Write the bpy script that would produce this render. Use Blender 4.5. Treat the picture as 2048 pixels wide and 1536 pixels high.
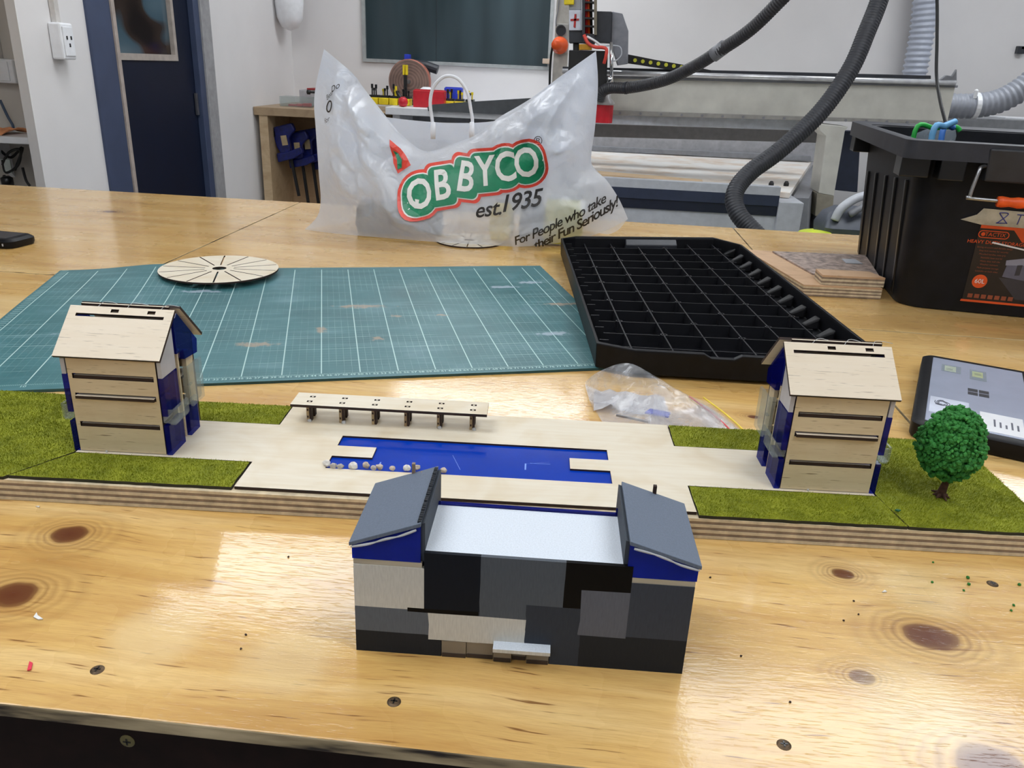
import bpy, bmesh, math, random
import numpy as np
from mathutils import Vector, Matrix, noise

for o in list(bpy.data.objects): bpy.data.objects.remove(o, do_unlink=True)
SC = bpy.context.scene
COL = SC.collection
TZ = 0.90                                   # height of the worktop above the floor
# ------------------------------------------------------------------ camera
R = np.array([[0.9946, 0.0952, 0.0421], [0.0742, -0.3643, -0.9283], [-0.0731, 0.9264, -0.3693]])
F_PX = 1600.0; CAM_H = 0.3879
cam_data = bpy.data.cameras.new('camera'); cam = bpy.data.objects.new('camera', cam_data); COL.objects.link(cam)
cam_data.sensor_width = 36; cam_data.lens = F_PX / 2048 * 36; cam_data.clip_start = 0.01; cam_data.clip_end = 60
_q, _ = np.linalg.qr(R.T); _q = _q * np.sign(np.diag(_q.T @ R.T)); R = _q.T
mw = Matrix(((R[0][0], -R[1][0], -R[2][0], 0), (R[0][1], -R[1][1], -R[2][1], 0), (R[0][2], -R[1][2], -R[2][2], CAM_H + TZ), (0, 0, 0, 1)))
cam.matrix_world = mw
SC.camera = cam
# ------------------------------------------------------------------ world, exposure
SC.view_settings.view_transform = 'Standard'; SC.view_settings.look = 'None'
SC.view_settings.gamma = 1.0; SC.view_settings.exposure = -0.08; SC.view_settings.use_curve_mapping = False
world = bpy.data.worlds.new('world'); SC.world = world; world.use_nodes = True
world.node_tree.nodes['Background'].inputs[0].default_value = (0.8, 0.86, 1, 1)
world.node_tree.nodes['Background'].inputs[1].default_value = 0.05
PANEL_STRENGTH = 9.3                         # ceiling light panels, including the two added as front fill
CEIL = 1.65
PANELS = [(-1.58, -.38, 2.45, 3.03), (.46, 1.66, 1.80, 2.39), (-1.12, .10, 4.33, 4.92),
          (-1.58, -.38, .30, .88), (1.6, 2.8, 3.7, 4.29), (.46, 1.66, -.35, .24), (-1.58, -.38, -1.85, -1.27)]  # last two are unseen, added behind the camera to brighten front faces

# ------------------------------------------------------------------ geometry helpers
CAMP = np.array([0, 0, CAM_H])
def ray(u, v): return R.T @ np.array([(u - 1024) / F_PX, (v - 768) / F_PX, 1.0])
def at(u, v, y):
    d = ray(u, v); return CAMP + d * (y / d[1])
def atx(u, v, x):
    d = ray(u, v); return CAMP + d * (x / d[0])
def atz(u, v, z=0.0):
    d = ray(u, v); return CAMP + d * ((z - CAM_H) / d[2])

class MB:
    def __init__(s): s.v = []; s.f = []; s.m = []
    def face(s, idx, m=0): s.f.append(tuple(idx)); s.m.append(m)
    def add(s, vs, fs, m=0):
        b = len(s.v); s.v += [tuple(map(float, p)) for p in vs]
        for f in fs: s.face([b + i for i in f], m)
        return b
    def box(s, x0, x1, y0, y1, z0, z1, m=0, ms=None, M=None):
        ms = m if ms is None else ms
        p = [(x0, y0, z0), (x1, y0, z0), (x1, y1, z0), (x0, y1, z0), (x0, y0, z1), (x1, y0, z1), (x1, y1, z1), (x0, y1, z1)]
        if M is not None: p = [tuple(M @ Vector(q)) for q in p]
        b = s.add(p, [])
        for f, k in (((0, 3, 2, 1), m), ((4, 5, 6, 7), m), ((0, 1, 5, 4), ms), ((1, 2, 6, 5), ms), ((2, 3, 7, 6), ms), ((3, 0, 4, 7), ms)):
            s.face([b + i for i in f], k)
        return s
    def prism(s, pts, z0, z1, m=0, ms=None, M=None):
        ms = m if ms is None else ms; n = len(pts)
        p = [(x, y, z0) for x, y in pts] + [(x, y, z1) for x, y in pts]
        if M is not None: p = [tuple(M @ Vector(q)) for q in p]
        b = s.add(p, [])
        s.face([b + i for i in range(n)][::-1], m); s.face([b + n + i for i in range(n)], m)
        for i in range(n):
            j = (i + 1) % n; s.face([b + i, b + j, b + n + j, b + n + i], ms)
        return s
    def hexa(s, lo, hi, m=0):                # two 4-point rings
        b = s.add(list(lo) + list(hi), [])
        for f in ((3, 2, 1, 0), (4, 5, 6, 7), (0, 1, 5, 4), (1, 2, 6, 5), (2, 3, 7, 6), (3, 0, 4, 7)): s.face([b + i for i in f], m)
        return s
    def plate(s, xs, ys, mask, z0, z1, m=0, ms=None, M=None):   # a sheet with cut-outs: mask(i,j) -> bool
        ms = m if ms is None else ms
        nx, ny = len(xs), len(ys); idx = {}
        def vid(i, j, k):
            if (i, j, k) not in idx:
                p = (xs[i], ys[j], (z0, z1)[k])
                if M is not None: p = tuple(M @ Vector(p))
                idx[(i, j, k)] = len(s.v); s.v.append(tuple(map(float, p)))
            return idx[(i, j, k)]
        ok = lambda i, j: 0 <= i < nx - 1 and 0 <= j < ny - 1 and mask(i, j)
        for i in range(nx - 1):
            for j in range(ny - 1):
                if not ok(i, j): continue
                s.face([vid(i, j, 1), vid(i + 1, j, 1), vid(i + 1, j + 1, 1), vid(i, j + 1, 1)], m)
                s.face([vid(i, j + 1, 0), vid(i + 1, j + 1, 0), vid(i + 1, j, 0), vid(i, j, 0)], m)
                if not ok(i, j - 1): s.face([vid(i, j, 0), vid(i + 1, j, 0), vid(i + 1, j, 1), vid(i, j, 1)], ms)
                if not ok(i, j + 1): s.face([vid(i + 1, j + 1, 0), vid(i, j + 1, 0), vid(i, j + 1, 1), vid(i + 1, j + 1, 1)], ms)
                if not ok(i - 1, j): s.face([vid(i, j + 1, 0), vid(i, j, 0), vid(i, j, 1), vid(i, j + 1, 1)], ms)
                if not ok(i + 1, j): s.face([vid(i + 1, j, 0), vid(i + 1, j + 1, 0), vid(i + 1, j + 1, 1), vid(i + 1, j, 1)], ms)
        return s
    def tube(s, pts, r, n=10, m=0, closed=False, smooth=0):
        P = [Vector(p) for p in pts]
        if smooth: P = catmull(P, smooth, closed)
        N = len(P); rr = r if callable(r) else (lambda t: r)
        b0 = len(s.v); up = None
        for i in range(N):
            a = P[(i - 1) % N] if closed or i > 0 else P[i]; c = P[(i + 1) % N] if closed or i < N - 1 else P[i]
            t = (c - a).normalized()
            if up is None:
                up = t.orthogonal().normalized()
            up = (up - t * up.dot(t)).normalized(); w = t.cross(up)
            q = rr(i / max(1, N - 1))
            for k in range(n):
                an = 2 * math.pi * k / n; s.v.append(tuple(P[i] + (up * math.cos(an) + w * math.sin(an)) * q))
        for i in range(N if closed else N - 1):
            j = (i + 1) % N
            for k in range(n):
                l = (k + 1) % n; s.face([b0 + i * n + k, b0 + i * n + l, b0 + j * n + l, b0 + j * n + k], m)
        if not closed:
            s.face([b0 + k for k in range(n)][::-1], m); s.face([b0 + (N - 1) * n + k for k in range(n)], m)
        return s
    def lathe(s, prof, n=24, m=0, M=None, cap=True):
        b = len(s.v)
        for r, z in prof:
            for k in range(n):
                a = 2 * math.pi * k / n; p = Vector((r * math.cos(a), r * math.sin(a), z))
                s.v.append(tuple(M @ p if M is not None else p))
        for i in range(len(prof) - 1):
            for k in range(n):
                l = (k + 1) % n; s.face([b + i * n + k, b + i * n + l, b + (i + 1) * n + l, b + (i + 1) * n + k], m)
        if cap:
            s.face([b + k for k in range(n)][::-1], m); s.face([b + (len(prof) - 1) * n + k for k in range(n)], m)
        return s
    def grid(s, P, m=0):                     # P: array (nu, nv, 3)
        nu, nv = P.shape[:2]; b = len(s.v); s.v += [tuple(map(float, p)) for p in P.reshape(-1, 3)]
        for i in range(nu - 1):
            for j in range(nv - 1):
                s.face([b + i * nv + j, b + (i + 1) * nv + j, b + (i + 1) * nv + j + 1, b + i * nv + j + 1], m)
        return s
    def build(s, name, mats, parent=None, org=(0, 0, 0), smooth=False, bevel=0, auto=None):
        if not isinstance(mats, (list, tuple)): mats = [mats]
        me = bpy.data.meshes.new(name)
        v = np.array(s.v, float) - np.array(org, float)
        me.from_pydata([tuple(p) for p in v], [], s.f)
        for k in mats: me.materials.append(k)
        me.polygons.foreach_set('material_index', s.m)
        if smooth: me.polygons.foreach_set('use_smooth', [True] * len(s.f))
        me.validate(); me.update()
        o = bpy.data.objects.new(name, me); COL.objects.link(o)
        if parent is not None: o.parent = parent
        else: o.location = org
        if auto is not None:
            me.polygons.foreach_set('use_smooth', [True] * len(me.polygons))
            bm = bmesh.new(); bm.from_mesh(me)
            for e in bm.edges:
                if len(e.link_faces) == 2 and e.calc_face_angle(0) > math.radians(auto): e.smooth = False
            bm.to_mesh(me); bm.free()
        if bevel:
            b = o.modifiers.new('bevel', 'BEVEL'); b.width = bevel; b.segments = 2; b.limit_method = 'ANGLE'; b.angle_limit = math.radians(40)
        return o

def catmull(P, k, closed=False):
    out = []; n = len(P)
    rng = range(n if closed else n - 1)
    for i in rng:
        g = lambda j: P[j % n] if closed else P[min(max(j, 0), n - 1)]
        p0, p1, p2, p3 = g(i - 1), g(i), g(i + 1), g(i + 2)
        for t in range(k):
            t = t / k
            out.append(0.5 * ((2 * p1) + (p2 - p0) * t + (2 * p0 - 5 * p1 + 4 * p2 - p3) * t * t + (3 * p1 - p0 - 3 * p2 + p3) * t ** 3))
    if not closed: out.append(P[-1])
    return out

def thing(name, label, cat, loc=(0, 0, 0), rz=0, group=None):
    o = bpy.data.objects.new(name, None); COL.objects.link(o); o.empty_display_size = .05
    o.location = loc; o.rotation_euler = (0, 0, rz); o['label'] = label; o['category'] = cat
    if group: o['group'] = group
    return o
def tag(o, label, cat=None, group=None, kind=None):
    if label: o['label'] = label
    if cat: o['category'] = cat
    if group: o['group'] = group
    if kind: o['kind'] = kind
    return o
def struct(o): o['kind'] = 'structure'; return o
def mbox(x0, x1, y0, y1, z0, z1, **k): return MB().box(x0, x1, y0, y1, z0, z1, **k)

# ------------------------------------------------------------------ materials
def lin(c):
    c = c / 255.0
    return c / 12.92 if c <= .04045 else ((c + .055) / 1.055) ** 2.4
def rgb(c): return (lin(c[0]), lin(c[1]), lin(c[2]), 1)
class NT:
    def __init__(s, name):
        s.mat = bpy.data.materials.new(name); s.mat.use_nodes = True; s.t = s.mat.node_tree
        s.b = s.t.nodes['Principled BSDF']; s.out = s.t.nodes['Material Output']
    def n(s, typ, **k):
        x = s.t.nodes.new(typ)
        for a, b in k.items(): setattr(x, a, b)
        return x
    def l(s, a, b): s.t.links.new(a, b)
    def set(s, **k):
        for a, v in k.items(): s.b.inputs[a.replace('_', ' ')].default_value = v
    def coord(s, scale=(1, 1, 1)):
        tc = s.n('ShaderNodeTexCoord'); mp = s.n('ShaderNodeMapping'); mp.inputs['Scale'].default_value = scale
        s.l(tc.outputs['Object'], mp.inputs[0]); return mp.outputs[0]
    def noise(s, co, scale, detail=3, rough=.55, dist=0):
        x = s.n('ShaderNodeTexNoise'); x.inputs['Scale'].default_value = scale; x.inputs['Detail'].default_value = detail
        x.inputs['Roughness'].default_value = rough; x.inputs['Distortion'].default_value = dist
        s.l(co, x.inputs['Vector']); return x.outputs['Fac']
    def ramp(s, fac, stops):
        r = s.n('ShaderNodeValToRGB'); e = r.color_ramp.elements
        while len(e) < len(stops): e.new(.5)
        for i, (p, c) in enumerate(stops): e[i].position = p; e[i].color = c if len(c) == 4 else rgb(c)
        s.l(fac, r.inputs[0]); return r.outputs[0]
    def mix(s, fac, a, b, mode='MIX'):
        x = s.n('ShaderNodeMix', data_type='RGBA', blend_type=mode)
        for i, q in ((0, fac), (6, a), (7, b)):
            if hasattr(q, 'is_linked') or hasattr(q, 'links'): s.l(q, x.inputs[i])
            elif i == 0: x.inputs[0].default_value = q
            else: x.inputs[i].default_value = q if len(q) == 4 else rgb(q)
        return x.outputs[2]
    def math(s, op, a, b=None, clamp=False):
        x = s.n('ShaderNodeMath', operation=op); x.use_clamp = clamp
        for i, q in ((0, a), (1, b)):
            if q is None: continue
            if isinstance(q, (int, float)): x.inputs[i].default_value = q
            else: s.l(q, x.inputs[i])
        return x.outputs[0]
    def bump(s, h, strength=.2, dist=.001):
        x = s.n('ShaderNodeBump'); x.inputs['Strength'].default_value = strength; x.inputs['Distance'].default_value = dist
        s.l(h, x.inputs['Height']); s.l(x.outputs[0], s.b.inputs['Normal']); return x.outputs[0]
BW = lambda a: (a, a, a, 1)
def paint(name, c, rough=.5, metal=0, var=.06, scale=30, bump=0, spec=.5, coat=0):
    t = NT(name); co = t.coord(); f = t.noise(co, scale, 4)
    a = tuple(min(255, x * (1 + var)) for x in c); b = tuple(x * (1 - var) for x in c)
    t.l(t.ramp(f, [(.3, b), (.7, a)]), t.b.inputs['Base Color'])
    t.set(Roughness=rough, Metallic=metal, Specular_IOR_Level=spec, Coat_Weight=coat)
    if bump: t.bump(f, bump, .002)
    return t.mat
def birch(name, c=(226, 216, 194), dark=(196, 172, 132), dash=.0, vary=.5, rough=.5):
    t = NT(name); co = t.coord((1, 1, 1)); cg = t.coord((18, 220, 220)); cd = t.coord((45, 700, 700))
    f = t.noise(co, 14, 3, .5, 1.0); g = t.noise(cg, 1, 3); d = t.noise(cd, 1, 2)
    k = t.mix(.0, c, dark); base = t.mix(t.math('MULTIPLY', t.ramp(f, [(.45, BW(0)), (.75, BW(1))]), vary), c, dark)
    base = t.mix(t.math('MULTIPLY', t.ramp(g, [(.4, BW(0)), (.8, BW(1))]), .35), base, dark)
    if dash:
        base = t.mix(t.math('MULTIPLY', t.ramp(d, [(.63, BW(0)), (.72, BW(1))]), dash), base, (105, 78, 48))
    t.l(base, t.b.inputs['Base Color']); t.set(Roughness=rough)
    t.bump(g, .08, .0005); return t.mat
def acrylic(name, c, alpha_mix=.6, rough=.03, tint=None):
    t = NT(name); co = t.coord(); f = t.noise(co, 40, 2)
    col = t.ramp(f, [(.3, c), (.7, tuple(min(255, x * 1.1) for x in c))])
    t.l(col, t.b.inputs['Base Color']); t.set(Roughness=rough, Specular_IOR_Level=.6)
    tr = t.n('ShaderNodeBsdfTransparent'); tr.inputs[0].default_value = rgb(tint or c)
    mx = t.n('ShaderNodeMixShader'); mx.inputs[0].default_value = alpha_mix
    t.l(t.b.outputs[0], mx.inputs[1]); t.l(tr.outputs[0], mx.inputs[2]); t.l(mx.outputs[0], t.out.inputs[0])
    return t.mat

def table_wood():
    t = NT('varnished_pine'); co = t.coord()
    warp = t.n('ShaderNodeTexNoise'); warp.inputs['Scale'].default_value = 3.0; warp.inputs['Detail'].default_value = 2; t.l(co, warp.inputs['Vector'])
    wv = t.n('ShaderNodeVectorMath', operation='MULTIPLY_ADD'); t.l(warp.outputs['Color'], wv.inputs[0]); wv.inputs[1].default_value = (.08, .05, 0); t.l(co, wv.inputs[2])
    def stretched(sx, sy, scale, det=4):
        mp = t.n('ShaderNodeMapping'); mp.inputs['Scale'].default_value = (sx, sy, 1); t.l(wv.outputs[0], mp.inputs[0]); return t.noise(mp.outputs[0], scale, det)
    f1 = stretched(2.2, 22, 1.0); f2 = stretched(10, 150, 1.0); f3 = stretched(20, 300, 1.0, 2); f4 = stretched(60, 900, 1.0, 3); big = t.noise(co, 2.4, 2)
    c = t.ramp(f1, [(.25, (194, 147, 78)), (.5, (219, 178, 106)), (.75, (237, 206, 146))])
    c = t.mix(t.math('MULTIPLY', t.ramp(f2, [(.42, BW(0)), (.8, BW(1))]), .55), c, (180, 124, 62))
    c = t.mix(t.math('MULTIPLY', t.ramp(f4, [(.45, BW(0)), (.75, BW(1))]), .32), c, (170, 116, 58))
    c = t.mix(t.math('MULTIPLY', t.ramp(big, [(.4, BW(0)), (.7, BW(1))]), .35), c, (240, 208, 150))
    c = t.mix(t.math('MULTIPLY', t.ramp(f3, [(.645, BW(0)), (.72, BW(1))]), .8), c, (112, 66, 30))
    sep = t.n('ShaderNodeSeparateXYZ'); t.l(co, sep.inputs[0])
    nz = t.noise(co, 28, 2)
    for (kx, ky, r, sx) in KNOTS:
        dx = t.math('DIVIDE', t.math('SUBTRACT', sep.outputs[0], kx), sx); dy = t.math('SUBTRACT', sep.outputs[1], ky)
        d = t.math('SQRT', t.math('ADD', t.math('MULTIPLY', dx, dx), t.math('MULTIPLY', dy, dy)))
        d = t.math('DIVIDE', d, r)
        d = t.math('ADD', d, t.math('MULTIPLY', t.math('SUBTRACT', nz, .5), .9))
        body = t.ramp(t.math('DIVIDE', d, 3.4), [(0, BW(1)), (.2, BW(.95)), (.27, BW(.8)), (.30, BW(.4)), (.35, BW(.10)), (.40, BW(.46)), (.44, BW(.10)), (.51, BW(.30)), (.56, BW(.04)), (.63, BW(.22)), (.70, BW(.03)), (.82, BW(.15)), (.98, BW(0))])
        c = t.mix(body, c, (98, 50, 26))
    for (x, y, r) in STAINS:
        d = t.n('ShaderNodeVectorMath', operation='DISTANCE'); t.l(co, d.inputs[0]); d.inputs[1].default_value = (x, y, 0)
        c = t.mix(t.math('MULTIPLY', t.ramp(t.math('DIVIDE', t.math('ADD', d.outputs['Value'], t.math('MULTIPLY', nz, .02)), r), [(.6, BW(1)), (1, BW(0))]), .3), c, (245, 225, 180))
    t.l(c, t.b.inputs['Base Color'])
    # scratches and orange-peel of the varnish
    mp = t.n('ShaderNodeMapping'); mp.inputs['Scale'].default_value = (1, 1, 1); mp.inputs['Rotation'].default_value = (0, 0, .5); t.l(co, mp.inputs[0])
    h1 = t.noise(co, 260, 3); h2 = stretched(60, 420, 1, 3)
    mps = t.n('ShaderNodeMapping'); mps.inputs['Scale'].default_value = (45, 620, 1); mps.inputs['Rotation'].default_value = (0, 0, .55); t.l(co, mps.inputs[0]); s1 = t.ramp(t.noise(mps.outputs[0], 1, 2), [(.60, BW(0)), (.66, BW(1))])
    mps = t.n('ShaderNodeMapping'); mps.inputs['Scale'].default_value = (40, 560, 1); mps.inputs['Rotation'].default_value = (0, 0, -.7); t.l(co, mps.inputs[0]); s2 = t.ramp(t.noise(mps.outputs[0], 1, 2), [(.62, BW(0)), (.67, BW(1))])
    wear = t.ramp(t.noise(co, 5, 2), [(.4, BW(.1)), (.6, BW(1))])
    h = t.math('ADD', t.math('ADD', t.math('MULTIPLY', h1, .25), t.math('MULTIPLY', h2, .30)), t.math('MULTIPLY', t.math('MULTIPLY', t.math('MAXIMUM', s1, s2), wear), .55))
    nrm = t.bump(h, .2, .0010)
    rn = t.noise(co, 9, 3)
    t.l(t.ramp(rn, [(.3, BW(.22)), (.7, BW(.34))]), t.b.inputs['Roughness'])
    t.set(Specular_IOR_Level=.15)
    t.set(Coat_Weight=.8, Coat_Roughness=.05, Coat_IOR=1.42)
    t.l(nrm, t.b.inputs['Coat Normal'])
    return t.mat
KNOTS = [(-.4165, .5505, .0125, 1.25), (-.4085, .467, .0145, 1.25), (.2415, .596, .0075, 1.25), (.2845, .5215, .0150, 1.3), (.2185, .4685, .0075, 1.3),
         (.2745, .3985, .0165, 1.4), (.2265, .9235, .006, 1.3), (.44, .80, .006, 1.3), (-1.2, 1.95, .012, 1.5), (.9, 1.2, .014, 1.5)]
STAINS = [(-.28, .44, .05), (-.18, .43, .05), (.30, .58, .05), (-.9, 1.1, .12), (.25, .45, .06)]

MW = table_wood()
def mat_material():                          # cutting mat: printed grid, ruler ticks, scuffs
    t = NT('cutting_mat_green'); co = t.coord(); sep = t.n('ShaderNodeSeparateXYZ'); t.l(co, sep.inputs[0])
    X, Y = sep.outputs[0], sep.outputs[1]
    base = t.ramp(t.noise(co, 9, 4), [(.3, (48, 98, 104)), (.55, (60, 112, 118)), (.75, (92, 132, 142))])
    base = t.mix(t.math('MULTIPLY', t.ramp(t.noise(t.coord((6, 40, 1)), 1, 4), [(.52, BW(0)), (.8, BW(1))]), .5), base, (120, 160, 168))
    def line(v, period, w, off=0):
        d = t.math('PINGPONG', t.math('ADD', v, -off + 10 * period), period / 2)   # distance to the nearest line
        return t.math('LESS_THAN', d, w)
    def rng(v, a, b): return t.math('MULTIPLY', t.math('GREATER_THAN', v, a), t.math('LESS_THAN', v, b))
    inside = t.math('MULTIPLY', rng(X, -.0008, .8758), rng(Y, .0035, .5675))
    worn = t.ramp(t.noise(co, 7, 3), [(.42, BW(.15)), (.56, BW(1))])
    g1 = t.math('MAXIMUM', line(X, .01, .00018), line(Y, .01, .00013))
    g5x = line(X, .05, .00075); g5y = line(Y, .05, .00045)
    m = t.math('MULTIPLY', t.math('MULTIPLY', g1, inside), t.math('MULTIPLY', worn, .38))
    m = t.math('MAXIMUM', m, t.math('MULTIPLY', t.math('MULTIPLY', g5x, inside), .75))
    m = t.math('MAXIMUM', m, t.math('MULTIPLY', t.math('MULTIPLY', g5y, inside), t.math('MULTIPLY', worn, .6)))
    tick = t.math('MULTIPLY', line(Y, .01, .0010), rng(X, -.014, -.003)); tick2 = t.math('MULTIPLY', line(X, .002, .0003), rng(Y, -.0005, .0035))
    m = t.math('MAXIMUM', m, t.math('MULTIPLY', t.math('MAXIMUM', tick, tick2), .55))
    bar = t.math('MULTIPLY', t.math('LESS_THAN', t.math('ABSOLUTE', X), .0006), rng(Y, 0, .567))
    bar2 = t.math('MULTIPLY', t.math('LESS_THAN', t.math('ABSOLUTE', t.math('SUBTRACT', X, .875)), .0006), rng(Y, 0, .567))
    m = t.math('MAXIMUM', m, t.math('MULTIPLY', t.math('MAXIMUM', bar, bar2), .6))
    c = t.mix(m, base, (196, 228, 224))
    for (x, y, rx, ry, k) in [(.52, .31, .05, .012, 0), (.57, .25, .012, .009, 0), (.64, .25, .012, .006, 0), (.45, .19, .010, .018, 0), (.36, .13, .03, .012, 0), (.53, .14, .012, .010, 0), (.86, .30, .03, .012, 0), (.78, .42, .035, .010, 1), (.84, .45, .03, .01, 1), (.25, .42, .04, .01, 1), (.80, .14, .03, .01, 1), (.12, .20, .05, .006, 1), (.18, .13, .05, .015, 1)]:
        mp = t.n('ShaderNodeMapping', vector_type='TEXTURE'); mp.inputs['Location'].default_value = (x, y, 0); mp.inputs['Scale'].default_value = (rx, ry, 1); t.l(co, mp.inputs[0])
        ln = t.n('ShaderNodeVectorMath', operation='LENGTH'); t.l(mp.outputs[0], ln.inputs[0])
        f = t.ramp(t.math('ADD', ln.outputs['Value'], t.math('MULTIPLY', t.math('SUBTRACT', t.noise(co, 90, 3), .5), 2.2)), [(.5, BW(1)), (.9, BW(0))])
        c = t.mix(t.math('MULTIPLY', f, .6), c, (176, 148, 122) if k == 0 else (178, 190, 206))
    t.l(c, t.b.inputs['Base Color']); t.set(Roughness=.42); t.bump(t.noise(co, 200, 3), .15, .0005)
    return t.mat

WHITEWOOD = birch('birch_ply_face', (224, 215, 196), (204, 184, 148), 0, .6)
HOUSEWOOD = birch('birch_ply_streaked', (216, 198, 164), (186, 158, 116), .8, .5)
ROOFWOOD = birch('birch_ply_roof', (228, 214, 192), (214, 194, 162), .45, .4)
BURNT = paint('laser_burnt_edge', (44, 26, 18), .7, var=.2, scale=120)
PLYL = paint('ply_edge_light', (208, 192, 162), .6, var=.1, scale=90)
PLYD = paint('ply_edge_dark', (140, 121, 103), .65, var=.12, scale=90)
BLUE = acrylic('blue_acrylic', (6, 14, 120), .68, .04, (104, 120, 212))
BLUEW = acrylic('blue_acrylic_wing', (6, 36, 168), .42, .04, (60, 92, 225))
BLUEPOOL = paint('blue_acrylic_pool', (0, 56, 172), .09, var=.04, scale=20)
CLEAR = acrylic('clear_acrylic', (206, 212, 212), .86, .04, (240, 243, 243))
FROST = acrylic('frosted_acrylic', (188, 186, 190), .2, .25, (210, 210, 214))
GLUE = acrylic('hot_glue', (222, 224, 226), .45, .15, (230, 230, 230))
def wallpaint(name, c):
    return paint(name, c, .75, var=.012, scale=4, bump=.0)
WALL = wallpaint('wall_paint', (222, 220, 220)); WALLB = wallpaint('wall_paint_beige', (198, 192, 184))
NAVY = paint('door_navy', (12, 21, 42), .5, var=.05, scale=8, spec=.25); NAVYF = paint('frame_navy', (60, 71, 98), .5, var=.05, scale=8)
WHITE = paint('white_plastic', (232, 234, 238), .35, var=.02); CREAM = paint('cream_machine_paint', (212, 211, 203), .4, var=.04, scale=12)
BLACK = paint('black_plastic', (16, 17, 21), .45, var=.2, scale=60, bump=.1, spec=.2); BLACKS = paint('black_plastic_satin', (14, 15, 18), .3, var=.15, scale=40)
DGREY = paint('dark_grey_plastic', (44, 47, 54), .45, var=.1); MGREY = paint('mid_grey_metal', (132, 134, 140), .45, var=.06); LGREY = paint('light_grey_metal', (186, 190, 198), .4, var=.04)
CHROME = paint('chrome', (225, 228, 232), .15, metal=1, var=.02); STEEL = paint('steel', (170, 172, 175), .35, metal=1, var=.08)
RED = paint('red_plastic', (196, 30, 44), .4, var=.06); ORANGE = paint('orange_plastic', (238, 92, 30), .45, var=.06)
YELLOW = paint('yellow_plastic', (232, 208, 30), .45, var=.06); BLUEP = paint('blue_plastic', (38, 62, 190), .4, var=.1); BLUED = paint('clamp_blue', (14, 24, 92), .4, var=.25, scale=60)
LIME = paint('lime_plastic', (196, 212, 54), .45, var=.06)
CORD = paint('black_cord', (20, 20, 22), .5, var=.15)

# ------------------------------------------------------------------ room shell
XL, XR, YB, YF = -1.9, 3.4, 5.3, -2.6
FL = -TZ
struct(mbox(-3.2, XR + .1, YF - .1, YB + .1, FL - .1, FL).build('floor', paint('concrete_floor', (150, 148, 146), .6, var=.06, scale=6)))
CEILM = wallpaint('ceiling_paint', (226, 226, 228))
struct(mbox(-3.2, XR + .1, YF - .1, YB + .1, CEIL + .03, CEIL + .1).build('ceiling', CEILM))
# back wall with the window opening
WX0, WX1, WZ0, WZ1 = -1.445, -.268, .372, 1.25
m = MB(); m.plate([-2.3, WX0, WX1, XR], [FL, WZ0, WZ1, CEIL + .03], lambda i, j: not (i == 1 and j == 1), 0, .1, M=Matrix(((1, 0, 0, 0), (0, 0, 1, YB), (0, 1, 0, 0), (0, 0, 0, 1))))
struct(m.build('wall_back', WALL))
w = bpy.data.objects.new('window_1', None); COL.objects.link(w); struct(w); w.location = (0, YB, 0)
m = MB(); fw = .02
m.plate([WX0, WX0 + fw, WX1 - fw, WX1], [WZ0, WZ0 + fw, WZ1 - fw, WZ1], lambda i, j: not (j == 1 and i == 1), -.015, .03, M=Matrix(((1, 0, 0, 0), (0, 0, 1, 0), (0, 1, 0, 0), (0, 0, 0, 1))))
m.build('window_frame', paint('window_aluminium', (160, 164, 164), .45), w)
tg = NT('tinted_glass'); tg.l(tg.ramp(tg.noise(tg.coord((2.2, 1, .3)), 2.2, 2), [(.3, (36, 48, 52)), (.7, (60, 76, 82))]), tg.b.inputs['Base Color']); tg.set(Roughness=.12)
mid = WX0 + .46
for a, b in ((WX0 + fw, mid), (mid + .002, WX1 - fw)):
    mbox(a, b, .004 + (.006 if a > mid else 0), .012 + (.006 if a > mid else 0), WZ0 + fw, WZ1 - fw).build('window_pane', tg.mat, w)
mbox(WX1 - .05, WX1 + .005, -.045, -.015, WZ0 + .035, WZ0 + .065).build('window_latch', paint('latch_beige', (188, 168, 150), .5), w, bevel=.004)
# left wall: pier with the door, and the recess beside it
YP = 2.72; YD0, YD1 = 3.107, 4.015; DT = 1.22
M_x = Matrix(((0, 0, 1, XL), (1, 0, 0, 0), (0, 1, 0, 0), (0, 0, 0, 1)))
m = MB(); m.plate([YP, YD0, YD1, YB], [FL, DT, CEIL + .03], lambda i, j: not (i == 1 and j == 0), -.035, 0, M=M_x)
struct(m.build('wall_left', WALL))
YR = 3.05
struct(mbox(-3.2, XL - .035, YR, YR + .12, FL, CEIL + .03).build('wall_recess', WALLB))
struct(mbox(-3.2, -3.1, YF, YR, FL, CEIL + .03).build('wall_side', WALLB))
struct(mbox(-3.2, XR + .1, YF - .1, YF, FL, CEIL + .03).build('wall_front', WALL))
struct(mbox(XR, XR + .1, YF, YB, FL, CEIL + .03).build('wall_right', WALL))
d = bpy.data.objects.new('door_1', None); COL.objects.link(d); struct(d); d.location = (XL, 0, 0)
# frame: near jamb face, far jamb, head
mbox(-.10, .012, YD0 - .002, YD0 + .155, FL, DT).build('door_jamb', NAVYF, d, bevel=.003)
mbox(-.135, .012, YD1 - .045, YD1 + .01, FL, DT).build('door_jamb', NAVYF, d, bevel=.003)
mbox(-.10, .012, YD0 + .155, YD1 - .045, DT - .06, DT).build('door_head', NAVYF, d, bevel=.003)
mbox(.0, .018, YD0 + .155, YD0 + .178, FL, DT - .06).build('door_stop', paint('door_edge_timber', (170, 158, 150), .6), d)
gy0, gy1, gz0, gz1 = 3.30, 3.80, .355, 1.05
m = MB(); m.plate([YD0 + .17, gy0, gy1, YD1 - .05], [FL + .01, gz0, gz1, DT - .06], lambda i, j: not (i == 1 and j == 1), -.05, -.015, M=Matrix(((0, 0, 1, 0), (1, 0, 0, 0), (0, 1, 0, 0), (0, 0, 0, 1))))
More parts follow.
